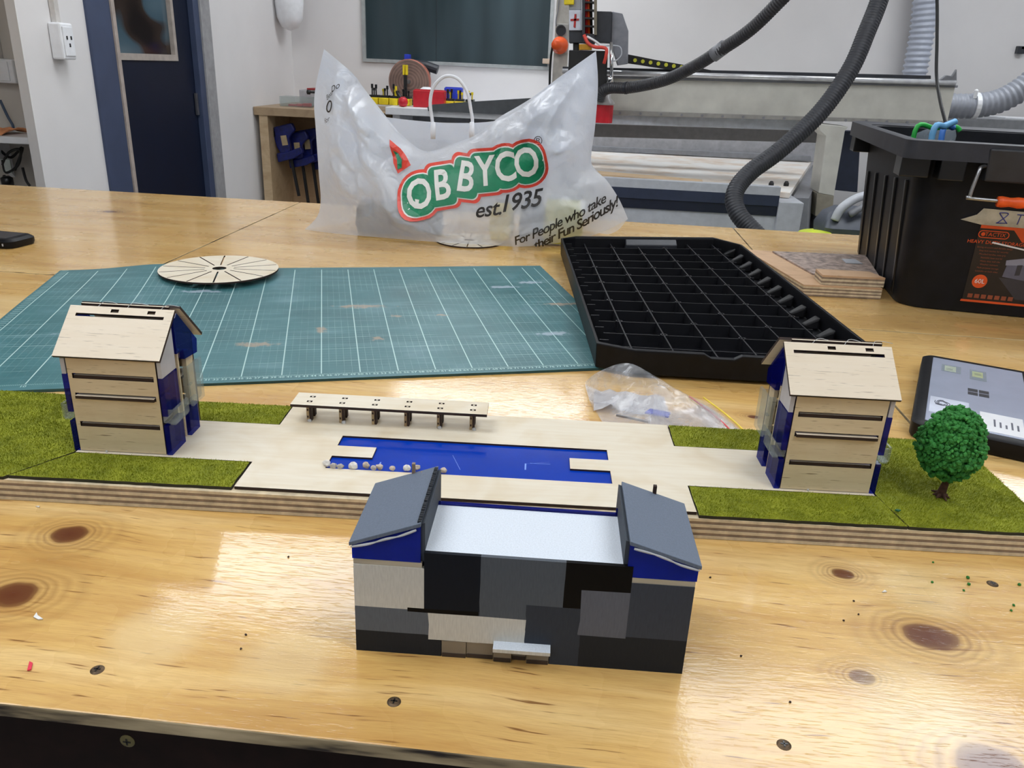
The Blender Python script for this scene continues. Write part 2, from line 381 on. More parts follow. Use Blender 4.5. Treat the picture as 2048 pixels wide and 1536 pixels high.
leaf = m.build('door_leaf', NAVY, d)
m = MB(); m.plate([gy0 - .012, gy0 + .012, gy1 - .012, gy1 + .012], [gz0 - .012, gz0 + .014, gz1 - .012, gz1 + .012], lambda i, j: not (i == 1 and j == 1), -.055, -.008, M=Matrix(((0, 0, 1, 0), (1, 0, 0, 0), (0, 1, 0, 0), (0, 0, 0, 1))))
m.build('glazing_bead', paint('bead_beige', (168, 158, 150), .5), leaf)
tg = NT('door_glass'); tg.l(tg.ramp(tg.noise(tg.coord((1, 1.3, 2.2)), 2.2, 1), [(.38, (34, 26, 24)), (.46, (58, 46, 40)), (.52, (70, 90, 102)), (.7, (84, 104, 116))]), tg.b.inputs['Base Color']); tg.set(Roughness=.1)
mbox(-.036, -.028, gy0, gy1, gz0, gz1).build('door_pane', tg.mat, leaf)
mbox(-.012, -.004, YD1 - .075, YD1 - .052, .10, .20).build('door_latch_plate', STEEL, leaf)
mbox(.0, .02, YD1 + .008, YD1 + .11, FL, DT + .1).build('door_architrave', paint('architrave_grey', (150, 150, 152), .6), d)

# white sensor on the wall by the corner, power points, conduits
p = atx(572, 8, XL)
s_ = thing('wall_sensor', 'white rounded sensor fixed high by the corner above the clamp bench', 'sensor', (XL, 4.95, .50))
m = MB(); m.lathe([(.0, -.02), (.05, .0), (.075, .05), (.085, .13), (.085, .3), (.06, .32)], 20); m.build('housing', WHITE, s_, smooth=True); s_.location = (XL + .075, 5.08, .545)
mbox(-.075, -.04, -.03, .03, .1, .3).build('mount', WHITE, s_)
def outlet(name, label, P, w, h, dpt, facing, conduit=True):
    s_ = thing(name, label, 'power outlet', P)
    Mx = Matrix.Rotation(math.pi / 2, 4, 'Z') if facing == 'x' else Matrix.Identity(4)   # local: face looks to -y
    mbox(-w / 2, w / 2, -dpt, 0, -h / 2, h / 2, M=Mx).build('box', WHITE, s_, bevel=.006)
    f = mbox(-w * .38, w * .38, -dpt - .004, -dpt, -h * .4, h * .4, M=Mx).build('faceplate', WHITE, s_, bevel=.002)
    for (x, z) in ((-.012, .012), (.012, .012), (0, -.012)):
        mbox(x - .003, x + .003, -dpt - .006, -dpt - .004, z - .006, z + .006, M=Mx).build('socket_slot', BLACKS, f)
    if conduit: mbox(-.012, .012, -.02, -.001, h / 2, 1.2, M=Mx).build('conduit', paint('conduit_' + facing, (196, 192, 188), .5), s_)
    return s_
P = atx(112, 82, XL); outlet('power_outlet', 'white power outlet on the pier with conduit running up beside the blue door', (XL + .001, P[1], P[2]), .075, .12, .045, 'x')
P = at(14, 142, YR - .02); outlet('power_outlet', 'white double power outlet above the cluttered shelf', (P[0] - .03, YR - .001, P[2]), .15, .085, .045, 'y')
# shelf with cloth and cables
P = at(75, 283, YR - .26); P[0] = XL - .66 + .60
sh = thing('wall_shelf', 'white wall shelf with an orange cloth on it', 'shelf', (P[0] - .6, YR, P[2]))
m = MB(); m.prism([(-.5, -.001), (.62, -.001), (.62, -.20), (.60, -.26), (-.5, -.36)], -.012, .012); m.build('board', WHITE, sh, bevel=.003)
for x in (-.3, .30): m = MB(); m.prism([(0, 0), (-.14, 0), (0, -.16)], -.01, .01, M=Matrix(((0, 0, 1, x), (1, 0, 0, -.001), (0, 1, 0, -.012), (0, 0, 0, 1)))); m.build('bracket', WHITE, sh)
SHX, SHZ = P[0] - .6, P[2] + .012
random.seed(5)
m = MB(); G = np.zeros((14, 10, 3))
Pc = at(12, 268, YR - .18)
for i in range(14):
    for j in range(10):
        a = i / 13 * 2 - 1; b = j / 9 * 2 - 1
        G[i, j] = (Pc[0] - .04 + a * .085, YR - .18 + b * .07, SHZ + .004 + .028 * max(0, 1 - (a * a + b * b) * .6) * (.6 + .8 * noise.noise(Vector((i * .45, j * .5, 3)))) + (.012 if i == 13 else 0))
o = m.grid(G).build('folded_cloth', paint('orange_cloth', (240, 160, 112), .9, var=.1), smooth=True); sm = o.modifiers.new('s', 'SOLIDIFY'); sm.thickness = .003
tag(o, 'crumpled orange cloth lying on the white wall shelf', 'cloth')
for k, pts in enumerate([[(0, 200), (15, 232), (26, 252), (24, 260)], [(5, 330), (18, 305), (40, 300), (36, 330), (12, 345), (5, 320)], [(0, 300), (22, 315), (45, 295), (30, 340)], [(45, 335), (52, 360), (60, 372)], [(8, 350), (12, 365), (15, 380)]]):
    m = MB(); Q = [at(u, v, YR - .05 - .02 * (k % 2)) for u, v in pts]
    m.tube(Q, .005, 8, smooth=6); o = m.build('power_cable', CORD if k else paint('blue_grey_cable', (66, 84, 110), .5), org=Q[0], smooth=True)
    tag(o, ['blue-grey cable dropping from the outlet to the shelf', 'black cable coiled in a loop under the white shelf', 'black cable crossing the coil under the white shelf', 'thin black cable trailing down beside the pier', 'short black lead hanging by the black plug'][k], 'cable', 'cables by the wall shelf')
Pp = at(14, 360, YR - .06); pl = thing('power_plug', 'black power plug with a white tag dangling under the shelf', 'plug', Pp)
m = MB(); m.lathe([(.008, -.03), (.022, -.02), (.022, .008), (.012, .015)], 14); m.build('plug_body', BLACKS, pl, smooth=True)
mbox(.0, .035, -.012, -.008, .03, .08).build('cable_tag', paint('tag_white', (200, 210, 205), .5), pl)

# ------------------------------------------------------------------ ceiling lights
LEM = bpy.data.materials.new('light_diffuser'); LEM.use_nodes = True; nt = LEM.node_tree; nt.nodes.clear()
em = nt.nodes.new('ShaderNodeEmission'); em.inputs[0].default_value = (.92, .96, 1, 1); em.inputs[1].default_value = PANEL_STRENGTH
mo = nt.nodes.new('ShaderNodeOutputMaterial'); nt.links.new(em.outputs[0], mo.inputs[0])
LNAMES = ['nearest the blue door', 'over the black bin', 'nearest the window', 'over the near end of the workbench', 'beyond the machine gantry', 'added as front fill behind the camera at the open side', 'added as front fill by the front wall']
for (x0, x1, y0, y1), nm in zip(PANELS, LNAMES):
    c = thing('ceiling_light', 'flat white ceiling light panel ' + nm, 'ceiling light', ((x0 + x1) / 2, (y0 + y1) / 2, CEIL), group='ceiling light panels')
    a, b = (x1 - x0) / 2, (y1 - y0) / 2
    mbox(-a, a, -b, b, -.004, 0).build('diffuser', LEM, c)
    m = MB(); m.plate([-a - .03, -a, a, a + .03], [-b - .03, -b, b, b + .03], lambda i, j: not (i == 1 and j == 1), -.01, .03); m.build('light_frame', WHITE, c)

# ------------------------------------------------------------------ the workbench
TX0, TX1, TY0, TY1 = -2.028, 1.632, .364, 2.25
tb = thing('workbench', 'big varnished pine plywood workbench with a dark apron', 'workbench', (0, 0, 0))
XS = [TX0, -.808, .412, TX1]
t = NT('bench_ply_edge'); t.l(t.ramp(t.noise(t.coord((9, 9, 60)), 1, 4), [(.36, (40, 32, 28)), (.46, (150, 134, 104)), (.7, (204, 186, 150))]), t.b.inputs['Base Color']); t.set(Roughness=.7); PLYE = t.mat
for j, (y0, y1) in enumerate(((TY0, 1.3385), (1.3415, TY1))):
    for i in range(3):
        xs0, xs1 = XS[i] + (.0015 if i else 0), XS[i + 1] - (.0015 if i < 2 else 0)
        if j == 0 and i == 1: xs1 = .4185
        if j == 0 and i == 2: xs0 = .4215
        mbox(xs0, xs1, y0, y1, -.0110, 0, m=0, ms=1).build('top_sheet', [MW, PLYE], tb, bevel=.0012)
APR = paint('apron_dark_wood', (26, 15, 13), .6, var=.3, scale=40, spec=.15)
mbox(TX0 + .01, TX1 - .01, .371, .392, -.16, -.0112).build('apron', APR, tb)
mbox(TX0 + .01, TX1 - .01, TY1 - .04, TY1 - .015, -.16, -.0112).build('apron', APR, tb)
mbox(TX0 + .02, TX1 - .02, .392, TY1 - .04, -.05, -.0114).build('sub_frame', APR, tb)
for x in (TX0 + .06, .412, TX1 - .06):
    for y in (.46, TY1 - .12): mbox(x - .045, x + .045, y - .045, y + .045, FL, -.05).build('leg', APR, tb)
def screw(x, y, z, r, horiz=False):
    m = MB(); Mr = Matrix.Translation((x, y, z)) @ (Matrix.Rotation(math.pi / 2, 4, 'X') if horiz else Matrix.Identity(4))
    m.lathe([(r * 1.25, -.0015), (r * 1.2, .0002), (r, .0006), (r * .8, .0009)], 18, 0, Mr)
    m.box(-r * .6, r * .6, -r * .13, r * .13, .0008, .0012, m=1, M=Mr); m.box(-r * .13, r * .13, -r * .6, r * .6, .0008, .0012, m=1, M=Mr)
    m.build('screw', [paint('screw_brass', (120, 112, 76), .4, metal=.6, var=.2), BLACKS] if horiz else [STEEL_D, BLACKS], tb)
STEEL_D = paint('screw_dark', (84, 68, 50), .5, metal=.5, var=.4, scale=200)
for (x, y) in ((-.3015, .4007), (-.0991, .3999), (.1496, .3982), (.3655, .601)): screw(x, y, 0.0, .0038)
P = at(255, 1482, .371); screw(P[0], .371, P[2], .0042, True)

# ------------------------------------------------------------------ architectural model base
ANG = math.radians(3.35); BO = Vector((0, .6245, 0)); RB = Matrix.Translation(BO) @ Matrix.Rotation(ANG, 4, 'Z')
def fb(s, d, z=0): return RB @ Vector((s, d, z))
def Bp(u, v, z):
    q = RB.inverted() @ Vector(atz(u, v, z)); return q
base = thing('model_site_board', 'long layered plywood base board with a cut birch deck and a blue pool', 'model board', (BO.x, BO.y, .0004), ANG)
S0, S1, DB = -.66, .4425, .192
NP = 7
zs = np.linspace(0, .0204, NP + 1)
for k in range(NP): mbox(S0, S1, 0 + .0004 * (k % 2), DB - .0004 * (k % 2), zs[k], zs[k + 1]).build('ply_layer', PLYL if k % 2 == 0 else PLYD, base)
ZD = .0238
# deck sheet with the pool cut out
xs = [-.468, -.296, -.2245, -.1848, .0100, .0492, .121, .298]; ys = [.0055, .0495, .054, .0755, .0985, .1215, .1395, .1925]
def dm(i, j):
    xc = (xs[i] + xs[i + 1]) / 2; yc = (ys[j] + ys[j + 1]) / 2
    if not (-.296 < xc < .121) and not (.0535 < yc < .1395): return False
    if not (-.296 < xc < .121) and yc < .054: return False
    if -.2245 < xc < .0492 and .0495 < yc < .1215:
        if .0755 < yc < .0985 and (xc < -.1848 or xc > .0100): return True
        return False
    return True
MB().plate(xs, ys, dm, .0208, ZD, 0, 1).build('deck_sheet', [WHITEWOOD, BURNT], base)
mbox(-.235, .060, .040, .130, .0206, .0218).build('pool_sheet', BLUEPOOL, base)
# scratches on the pool
m = MB()
for (a, b) in (((905, 911), (920, 940)), ((1049, 940), (1052, 928)), ((1052, 928), (1098, 925)), ((760, 925), (758, 935)), ((1060, 927), (1100, 929))):
    p, q = Bp(*a, .0219), Bp(*b, .0219); m.box(p.x, q.x + .0003, min(p.y, q.y), max(p.y, q.y) + .0003, .02180, .02184) if abs(p.x - q.x) < .004 or abs(p.y - q.y) < .002 else m.hexa([(p.x, p.y, .0218), (p.x + .0004, p.y, .0218), (q.x + .0004, q.y, .0218), (q.x, q.y, .0218)], [(p.x, p.y, .02185), (p.x + .0004, p.y, .02185), (q.x + .0004, q.y, .02185), (q.x, q.y, .02185)])
m.build('scratch', paint('scratch_pale', (110, 150, 225), .4), base)['kind'] = 'stuff'

# turf
tt = NT('turf_backing'); tt.l(tt.ramp(tt.noise(tt.coord(), 60, 4), [(.3, (108, 116, 16)), (.7, (146, 152, 36))]), tt.b.inputs['Base Color']); tt.set(Roughness=.9); TURF = tt.mat
tt = NT('turf_fibre'); oi = tt.noise(tt.coord(), 45, 4); oj = tt.noise(tt.coord(), 700, 2)
tc = tt.mix(tt.ramp(oi, [(.35, BW(0)), (.7, BW(1))]), (124, 134, 14), (166, 170, 46)); tc = tt.mix(tt.math('MULTIPLY', tt.ramp(oj, [(.5, BW(0)), (.75, BW(1))]), .55), tc, (190, 192, 84))
tt.l(tc, tt.b.inputs['Base Color']); tt.set(Roughness=.8, Specular_IOR_Level=.2); FIBRE = tt.mat
EDGE = paint('turf_backing_edge', (46, 44, 30), .9, var=.2)
def turf(label, poly, seed, ztop=.0240):
    rnd = np.random.RandomState(seed)
    t = thing('turf_patch', label, 'turf', BO, ANG, 'artificial turf patches on the model base')
    # outline resampled with slightly ragged edges
    pts = []
    for i in range(len(poly)):
        a, b = np.array(poly[i]), np.array(poly[(i + 1) % len(poly)]); L = np.linalg.norm(b - a); n = max(2, int(L / .006)); nn = np.array([b[1] - a[1], a[0] - b[0]]) / L
        for k in range(n):
            q = a + (b - a) * k / n; pts.append(q + nn * (.0011 * noise.noise(Vector((q[0] * 70, q[1] * 70, seed)))))
    MB().prism([tuple(q) for q in pts], .02085, ztop, 0, 1).build('backing', [TURF, EDGE], t)
    P = np.array(pts); lo, hi = P.min(0), P.max(0)
    N = int((hi - lo).prod() / (.00105 ** 2)); q = lo + rnd.rand(N, 2) * (hi - lo)
    ins = np.zeros(N, bool); j = len(P) - 1
    for i in range(len(P)):
        c = ((P[i, 1] > q[:, 1]) != (P[j, 1] > q[:, 1])) & (q[:, 0] < (P[j, 0] - P[i, 0]) * (q[:, 1] - P[i, 1]) / (P[j, 1] - P[i, 1] + 1e-12) + P[i, 0]); ins ^= c; j = i
    q = q[ins]; N = len(q); an = rnd.rand(N) * 6.283; w = .00022 + .00015 * rnd.rand(N); h = .0011 + .0012 * rnd.rand(N)
    lean = (rnd.rand(N, 2) - .5) * .0022 + np.array([.0004, -.0004])
    V = np.zeros((N, 3, 3)); V[:, 0, 0] = q[:, 0] - np.cos(an) * w; V[:, 0, 1] = q[:, 1] - np.sin(an) * w; V[:, 1, 0] = q[:, 0] + np.cos(an) * w; V[:, 1, 1] = q[:, 1] + np.sin(an) * w
    V[:, :2, 2] = ztop - .0002; V[:, 2, :2] = q + lean; V[:, 2, 2] = ztop + h
    me = bpy.data.meshes.new('grass_fibre'); me.from_pydata(V.reshape(-1, 3).tolist(), [], np.arange(3 * N).reshape(-1, 3).tolist()); me.materials.append(FIBRE)
    o = bpy.data.objects.new('grass_fibre', me); COL.objects.link(o); o.parent = t; o['kind'] = 'stuff'
turf('large olive turf patch at the end of the board by the cutting mat corner', [(S0 + .002, .001), (-.505, .000), (-.470, .054), (-.470, .189), (S0 + .002, .190)], 1)
turf('olive turf strip in front of the house that stands by the cutting mat', [(-.502, .003), (-.299, .004), (-.2985, .0535), (-.468, .0535)], 2)
turf('olive turf strip behind the house that stands by the cutting mat', [(-.4695, .1405), (-.2975, .1405), (-.2975, .190), (-.4695, .189)], 3)
turf('olive turf strip in front of the house near the model tree', [(.1225, .0005), (.306, .0008), (.2995, .0535), (.1225, .0535)], 4)
turf('olive turf strip behind the house next to the zip bag', [(.1225, .1405), (.2985, .1405), (.2985, .1925), (.1225, .1925)], 5)
turf('olive turf patch with the model tree standing on it', [(.308, .0005), (.440, .001), (.440, .189), (.300, .1925), (.300, .054)], 6)
m = MB()   # dark green crumb on the turf
random.seed(11)

# pebbles along the pool edge
PEB = [paint('pebble_' + k, c, .8, var=.1, scale=200, bump=.3) for k, c in (('white', (228, 224, 218)), ('beige', (198, 184, 168)), ('grey', (176, 170, 164)))]
PL = ['white', 'beige', 'grey']
pebs = [(654, 928, .0042, 0, 'tall white pebble leaning at the pool corner, first in the row'), (667, 932, .0034, 2, 'small grey pebble second in the row along the pool'), (681, 933, .0034, 2, 'small grey pebble third in the row along the pool'), (706, 933, .0046, 0, 'large white pebble fourth in the row along the pool'), (732, 932, .0038, 1, 'pale pebble fifth in the row along the pool'), (747, 936, .0029, 2, 'tiny grey pebble sixth in the row along the pool'), (759, 935, .0034, 1, 'wedge-shaped pebble seventh in the row along the pool'), (785, 937, .0031, 1, 'beige pebble eighth in the row along the pool'), (814, 937, .0042, 0, 'bright white pebble ninth in the row along the pool'), (834, 936, .0035, 1, 'upright beige pebble next to the slanted grey roof'), (887, 941, .0036, 1, 'pale pebble alone past the slanted grey roof')]
for k, (u, v, r, c, lab) in enumerate(pebs):
    q = Bp(u, v + 4, ZD); w_ = fb(q.x, q.y, ZD)
    bm = bmesh.new(); bmesh.ops.create_icosphere(bm, subdivisions=2, radius=1)
    for vv in bm.verts:
        n_ = noise.noise(vv.co * 1.3 + Vector((k * 5.1, 0, 0))); vv.co *= 1 + .35 * n_
        vv.co = Vector((vv.co.x * r * .95, vv.co.y * r * .8, vv.co.z * r * .85))
    zmin = min(vv.co.z for vv in bm.verts)
    for vv in bm.verts: vv.co.z = max(vv.co.z - zmin - r * .15, 0)
    me = bpy.data.meshes.new('pebble'); bm.to_mesh(me); bm.free(); me.materials.append(PEB[c])
    o = bpy.data.objects.new('pebble', me); COL.objects.link(o); o.location = w_
    tag(o, lab, 'pebble', 'pebbles along the pool edge')

# ------------------------------------------------------------------ gabled houses
def burnt_plate(xs, ys, mask, z0, z1, M=None): return MB().plate(xs, ys, mask, z0, z1, 0, 1, M=M)
MXZ = Matrix(((1, 0, 0, 0), (0, 0, 1, 0), (0, 1, 0, 0), (0, 0, 0, 1)))      # (x, z, y)
MYZ = Matrix(((0, 0, 1, 0), (1, 0, 0, 0), (0, 1, 0, 0), (0, 0, 0, 1)))      # (y, z, x)
def house(label, s0, d0, side, seed):
    # local: x width 0..W, y depth 0..D, z up; side=+1: balconies face +x, -1: face -x
    W, D, EZ, RZ, RY = .0958, .083, .0985, .1345, .040
    h = thing('gabled_house', label, 'model house', fb(s0, d0, ZD), ANG, 'laser-cut model houses on the base board')
    SL = [(.0266, .0318), (.0560, .0612), (.0758, .0810)]
    for nm, y in (('front_wall', 0), ('back_wall', D - .003)):
        ys = [.001, SL[0][0], SL[0][1], SL[1][0], SL[1][1], SL[2][0], SL[2][1], EZ]
        burnt_plate([.006, .0095 + .0005, .0868, W - .006], ys, lambda i, j: not (i == 1 and j in (1, 3, 5)), y, y + .003, MXZ).build(nm, [HOUSEWOOD, BURNT], h)
    for k, (a, b) in enumerate(SL):
        y0 = (-.0028 if k == 1 else .0006)
        mbox(.0112, .0858, y0, D - .001, a + .0003, a + .0033, m=0, ms=1).build('floor_plate', [ROOFWOOD, BURNT], h)
    # roof panels in their own slope frame
    def roof(nm, y0, z0, y1, z1, x0, x1, holes, lift=0):
        L = math.hypot(y1 - y0, z1 - z0); ty, tz = (y1 - y0) / L, (z1 - z0) / L
        ny, nz = -tz, ty
        if nz < 0: ny, nz = -ny, -nz
        Mr = Matrix(((1, 0, 0, 0), (0, ty, ny, y0), (0, tz, nz, z0), (0, 0, 0, 1)))
        xs = [x0, x0 + .008, x0 + .040, x0 + .0475, x0 + .075, x0 + .0825, x1 - .008, x1]; ys = [0, L - .0118, L - .0084, L - .0062, L - .0026, L]
        def mk(i, j):
            if not holes: return True
            if j == 1 and 1 <= i <= 5: return False
            if j == 3 and i in (2, 4): return False
            return True
        burnt_plate(xs, ys, mk, 0, .0028, Mr).build(nm, [ROOFWOOD, BURNT], h)
        if holes: mbox(x0 + .008, x1 - .008, L - .0125, L - .0079, -.006, -.003, M=Mr).build('slot_tab', BURNT, h)
    roof('roof_front', -.004, EZ - .0012, RY - .0015, RZ - .001, -.0025, W + .0015, True)
    roof('roof_back', D + .004, EZ - .004, RY + .004, RZ + .0005, .004 if side > 0 else -.0045, W + .003 if side > 0 else W - .004, False)
    burnt_plate([.006, W - .006], [RY + .000, RY + .0025], lambda i, j: True, RZ - .003, RZ + .0025).build('ridge_strip', [ROOFWOOD, BURNT], h)
    # side walls
    for sd in (-1, 1):
        x0, x1 = (0.0, .0052) if sd < 0 else (W - .0052, W)
        sim = Matrix.Translation((0, 0, 0))
        mbox(x0, x1, .0, .0312, .0, .0315).build('blue_pane', BLUE, h, bevel=.0003)
        mbox(x0, x1, .0, .0300, .041, .0795).build('blue_pane', BLUE, h, bevel=.0003)
        m = MB(); m.prism([(.0, .0798), (.0295, .0798), (.0295, .120), (.0, EZ - .0035)], x0 + .0006, x1 - .0006, M=MYZ); m.build('frosted_pane', FROST, h)
        mbox(x0, x1, .0455, .0668, 0, .0300).build('blue_pane', BLUE, h, bevel=.0003)
        m = MB(); m.prism([(.0335, .0925), (.0485, .0925), (.0485, .082), (D - .0045, .079), (D - .002, EZ - .006), (RY + .003, RZ - .004), (.0335, .124)], x0 + .001, x1, M=MYZ); m.build('gable_pane', BLUE, h)
        xi0, xi1 = (x0 + .0045, x0 + .0105) if sd < 0 else (x1 - .0105, x1 - .0045)
        mbox(xi0, xi1, .0315, .0345, 0, .120).build('wood_post', HOUSEWOOD, h)
        mbox(xi0, xi1, .0425, .0455, 0, .122).build('wood_post', HOUSEWOOD, h)
        mbox(xi0 + .001, xi1 - .001, D - .020, D - .004, 0, .082).build('wood_pier', HOUSEWOOD, h)
        out = sd * 1.0
        # small clear balcony on the front pane, large one behind
        xo = W if sd > 0 else 0
        def bx(a, b, y0, y1, z0, z1, nm):
            p, q = sorted((xo + out * a, xo + out * b)); mbox(p, q, y0, y1, z0, z1).build(nm, CLEAR, h, bevel=.0004)
        bx(.0005, .006, .002, .0315, .0318, .0338, 'balcony_floor'); bx(.0045, .0072, .002, .0315, .0338, .0485, 'balcony_panel')
        bx(-.005, .0045, .0008, .0030, .0338, .0475, 'balcony_panel')
        bx(.004, .0068, .043, .071, .034, .077, 'balcony_panel'); bx(-.002, .004, .043, .0455, .036, .076, 'balcony_panel'); bx(-.002, .004, .069, .071, .036, .0745, 'balcony_panel')
        bx(-.004, .004, .0455, .069, .0345, .0362, 'balcony_floor')
        if sd == side: bx(.001, .004, .046, .052, .055, .0565, 'balcony_tab')
    # a dab of glue
    bm = bmesh.new(); bmesh.ops.create_icosphere(bm, subdivisions=2, radius=.0011); bmesh.ops.scale(bm, vec=(1, 1, 1.5), verts=bm.verts)
    me = bpy.data.meshes.new('glue_blob'); bm.to_mesh(me); bm.free(); me.materials.append(GLUE); o = bpy.data.objects.new('glue_blob', me); COL.objects.link(o); o.parent = h; o.location = (.032, -.0014, .0013)
    m = MB(); rnd = random.Random(seed)
    for k in range(3):
        x = .02 + .03 * k; m.tube([(x, RY - .008 + .003 * rnd.random(), RZ - .004), (x + .01 * rnd.random(), RY + .001, RZ + .004 + .001 * rnd.random()), (x + .02, RY + .002, RZ + .003)], .0003, 5, smooth=4)
    m.build('glue_string', GLUE, h, smooth=True)
    return h
house('laser-cut gabled house standing by the green cutting mat', -.4708, .058, 1, 1)
house('laser-cut gabled house standing beside the model tree', .2035, .058, -1, 2)

# ------------------------------------------------------------------ pavilion on six legs
pv = thing('model_pavilion', 'long flat-roofed birch shelter on six stubby legs behind the pool', 'model pavilion', fb(-.2855, .146, ZD), ANG)
Lp, Dp, HZ = .2085, .033, .0190
lx = [.0150 + .0350 * k for k in range(6)]
xs = [0]; 
for x in lx: xs += [x, x + .0019, x + .0041, x + .006]
xs.append(Lp); ys = [0, .0082, .0092, .0112, .0122, .0212, .0222, .0242, .0252, Dp]
def pm(i, j):
    k = (i - 1) % 4; inx = 1 <= i <= 24
    if not inx or k == 3: return True
    for jj in (1, 5):
        if jj <= j <= jj + 2 and k in (0, 1, 2): return k == 1 and j == jj + 1
    return True
mm = MB().plate(xs, ys, pm, HZ, HZ + .003, 0, 1)
mm.build('roof_slab', [WHITEWOOD, BURNT], pv)
DKWOOD = birch('leg_ply', (176, 152, 112), (120, 92, 62), .3, .6)
for k, x in enumerate(lx):
    for y in (.0062, .0195):
        m = MB()
        m.box(x + .0000, x + .0028, y, y + .0075, 0, HZ, m=0, ms=0); m.box(x + .0030, x + .0052, y + .0004, y + .0070, 0, HZ, m=1)
        for z in (.0045, .0125): m.box(x + .0006, x + .0022, y - .0002, y, z, z + .0024, m=1)
        m.build('leg', [DKWOOD, BURNT], pv)
    if k in (0, 1, 4, 5):
        bm = bmesh.new(); bmesh.ops.create_icosphere(bm, subdivisions=2, radius=.0026)
        for vv in bm.verts: vv.co.z = max(vv.co.z * .8, -.001); vv.co *= 1 + .3 * noise.noise(vv.co * 500)
        me = bpy.data.meshes.new('glue_blob'); bm.to_mesh(me); bm.free(); me.materials.append(GLUE); o = bpy.data.objects.new('glue_blob', me); COL.objects.link(o); o.parent = pv; o.location = (x + .003 + .002 * (k % 2), .0062, .0012)

# ------------------------------------------------------------------ painted grey building
GA = math.radians(2.16)
gb = thing('grey_building', 'painted patchwork building in greys, black and white with two blue-glazed wings', 'model building', (-.1367, .4448, 0), GA)
cols = {'white': (204, 203, 196), 'g1': (98, 104, 112), 'navy': (18, 24, 34), 'black': (5, 5, 7), 'grey': (84, 90, 98), 'slate': (54, 59, 68), 'grey2': (98, 101, 110), 'slate2': (62, 67, 77), 'dark': (38, 41, 46), 'dark2': (36, 39, 44)}
def brushed(name, c):
    t = NT(name); co = t.coord((900, 900, 120)); f = t.noise(co, 1, 3)
    t.l(t.ramp(f, [(.25, tuple(x * .95 for x in c)), (.75, tuple(min(255, x * 1.04) for x in c))]), t.b.inputs['Base Color']); t.set(Roughness=.6, Specular_IOR_Level=.15); t.bump(f, .1, .0003); return t.mat
gm = {k: brushed('paint_' + k, c) for k, c in cols.items()}; keys = list(cols)
GL, GT, GD = .2288, .0845, .078
rects = [(0, GL, 0, GT, 'slate'), (0, .048, .038, .072, 'white'), (0, .051, .0178, .038, 'g1'), (0, .060, 0, .0178, 'dark'), (.048, .0861, .0395, GT, 'navy'), (.0366, .0855, .0362, .0395, 'black'),
         (.0861, .1428, .0362, GT, 'grey'), (.051, .118, .0140, .0362, 'white'), (.118, .156, 0, .0485, 'slate'), (.1428, .187, .064, GT, 'black'), (.1428, .1545, .0485, .064, 'black'), (.1545, .187, .0265, .064, 'grey2'), (.187, GL, .028, .072, 'slate2'), (.156, GL, 0, .0265, 'dark2'), (.187, GL, .0265, .028, 'dark2')]
xs = sorted({round(v, 5) for r in rects for v in r[:2]} | {.060, .136}); zs_ = sorted({round(v, 5) for r in rects for v in r[2:4]} | {.0138, .072})
m = MB()
def cell(xc, zc):
    k = None
    for (a, b, c, d_, n_) in rects:
        if a < xc < b and c < zc < d_: k = n_
    return k
def gmask(xc, zc):
    if .060 < xc < .136 and zc < .0138: return False
    if zc > .072 and not (.048 < xc < .187): return False
    return True
tmp = MB().plate(xs, zs_, lambda i, j: gmask((xs[i] + xs[i + 1]) / 2, (zs_[j] + zs_[j + 1]) / 2), 0, .003, M=MXZ)
jit = {}
def jv(p):
    x, y, z = p
    if 1e-4 < x < GL - 1e-4 and 1e-4 < z < GT - 1e-4 and abs(x - .06) > 1e-4 and abs(x - .136) > 1e-4 and not (abs(z - .072) < 1e-4) and abs(x - .048) > 1e-4 and abs(x - .187) > 1e-4 and abs(z - .0138) > 1e-4:
        x += .0009 * noise.noise(Vector((x * 300, z * 300, 1))); z += .0009 * noise.noise(Vector((x * 300, z * 300, 7)))
    return (x, y, z)
tmp.v = [jv(p) for p in tmp.v]
for i, f in enumerate(tmp.f):
    c = np.mean([tmp.v[q] for q in f], axis=0); k = cell(min(max(c[0], 1e-4), GL - 1e-4), min(max(c[2], 1e-4), GT - 1e-4)); tmp.m[i] = keys.index(k or 'dark')
tmp.build('facade', [gm[k] for k in keys], gb)
DK = gm['dark']
for nm, a in (('end_wall', 0.0), ('end_wall', GL - .003)): mbox(a, a + .003, .003, GD, 0, .072).build(nm, DK, gb)
mbox(.003, GL - .003, GD - .003, GD, 0, .072).build('rear_wall', DK, gb)
ROOFW = brushed('paint_roof_white', (214, 222, 232))
mbox(.048, .187, .0028, .0645, .0815, GT - .0008).build('roof_middle', [ROOFW], gb)
mbox(.046, .188, .0650, .0682, .062, GT + .0006).build('rear_blue_panel', BLUE, gb)
mbox(.1795, .1818, .0662, .0682, GT + .0006, GT + .0042).build('blue_tab', BLUE, gb)
mbox(.004, .047, .003, GD - .003, .069, .072).build('wing_floor', DK, gb); mbox(.188, GL - .004, .003, GD - .003, .069, .072).build('wing_floor', DK, gb)
GREYR = brushed('paint_wing_roof', (106, 116, 132)); GREYI = brushed('paint_inner_wall', (70, 76, 84))
RAW = birch('raw_ply_strip', (186, 176, 156), (140, 126, 104), .2, .6)
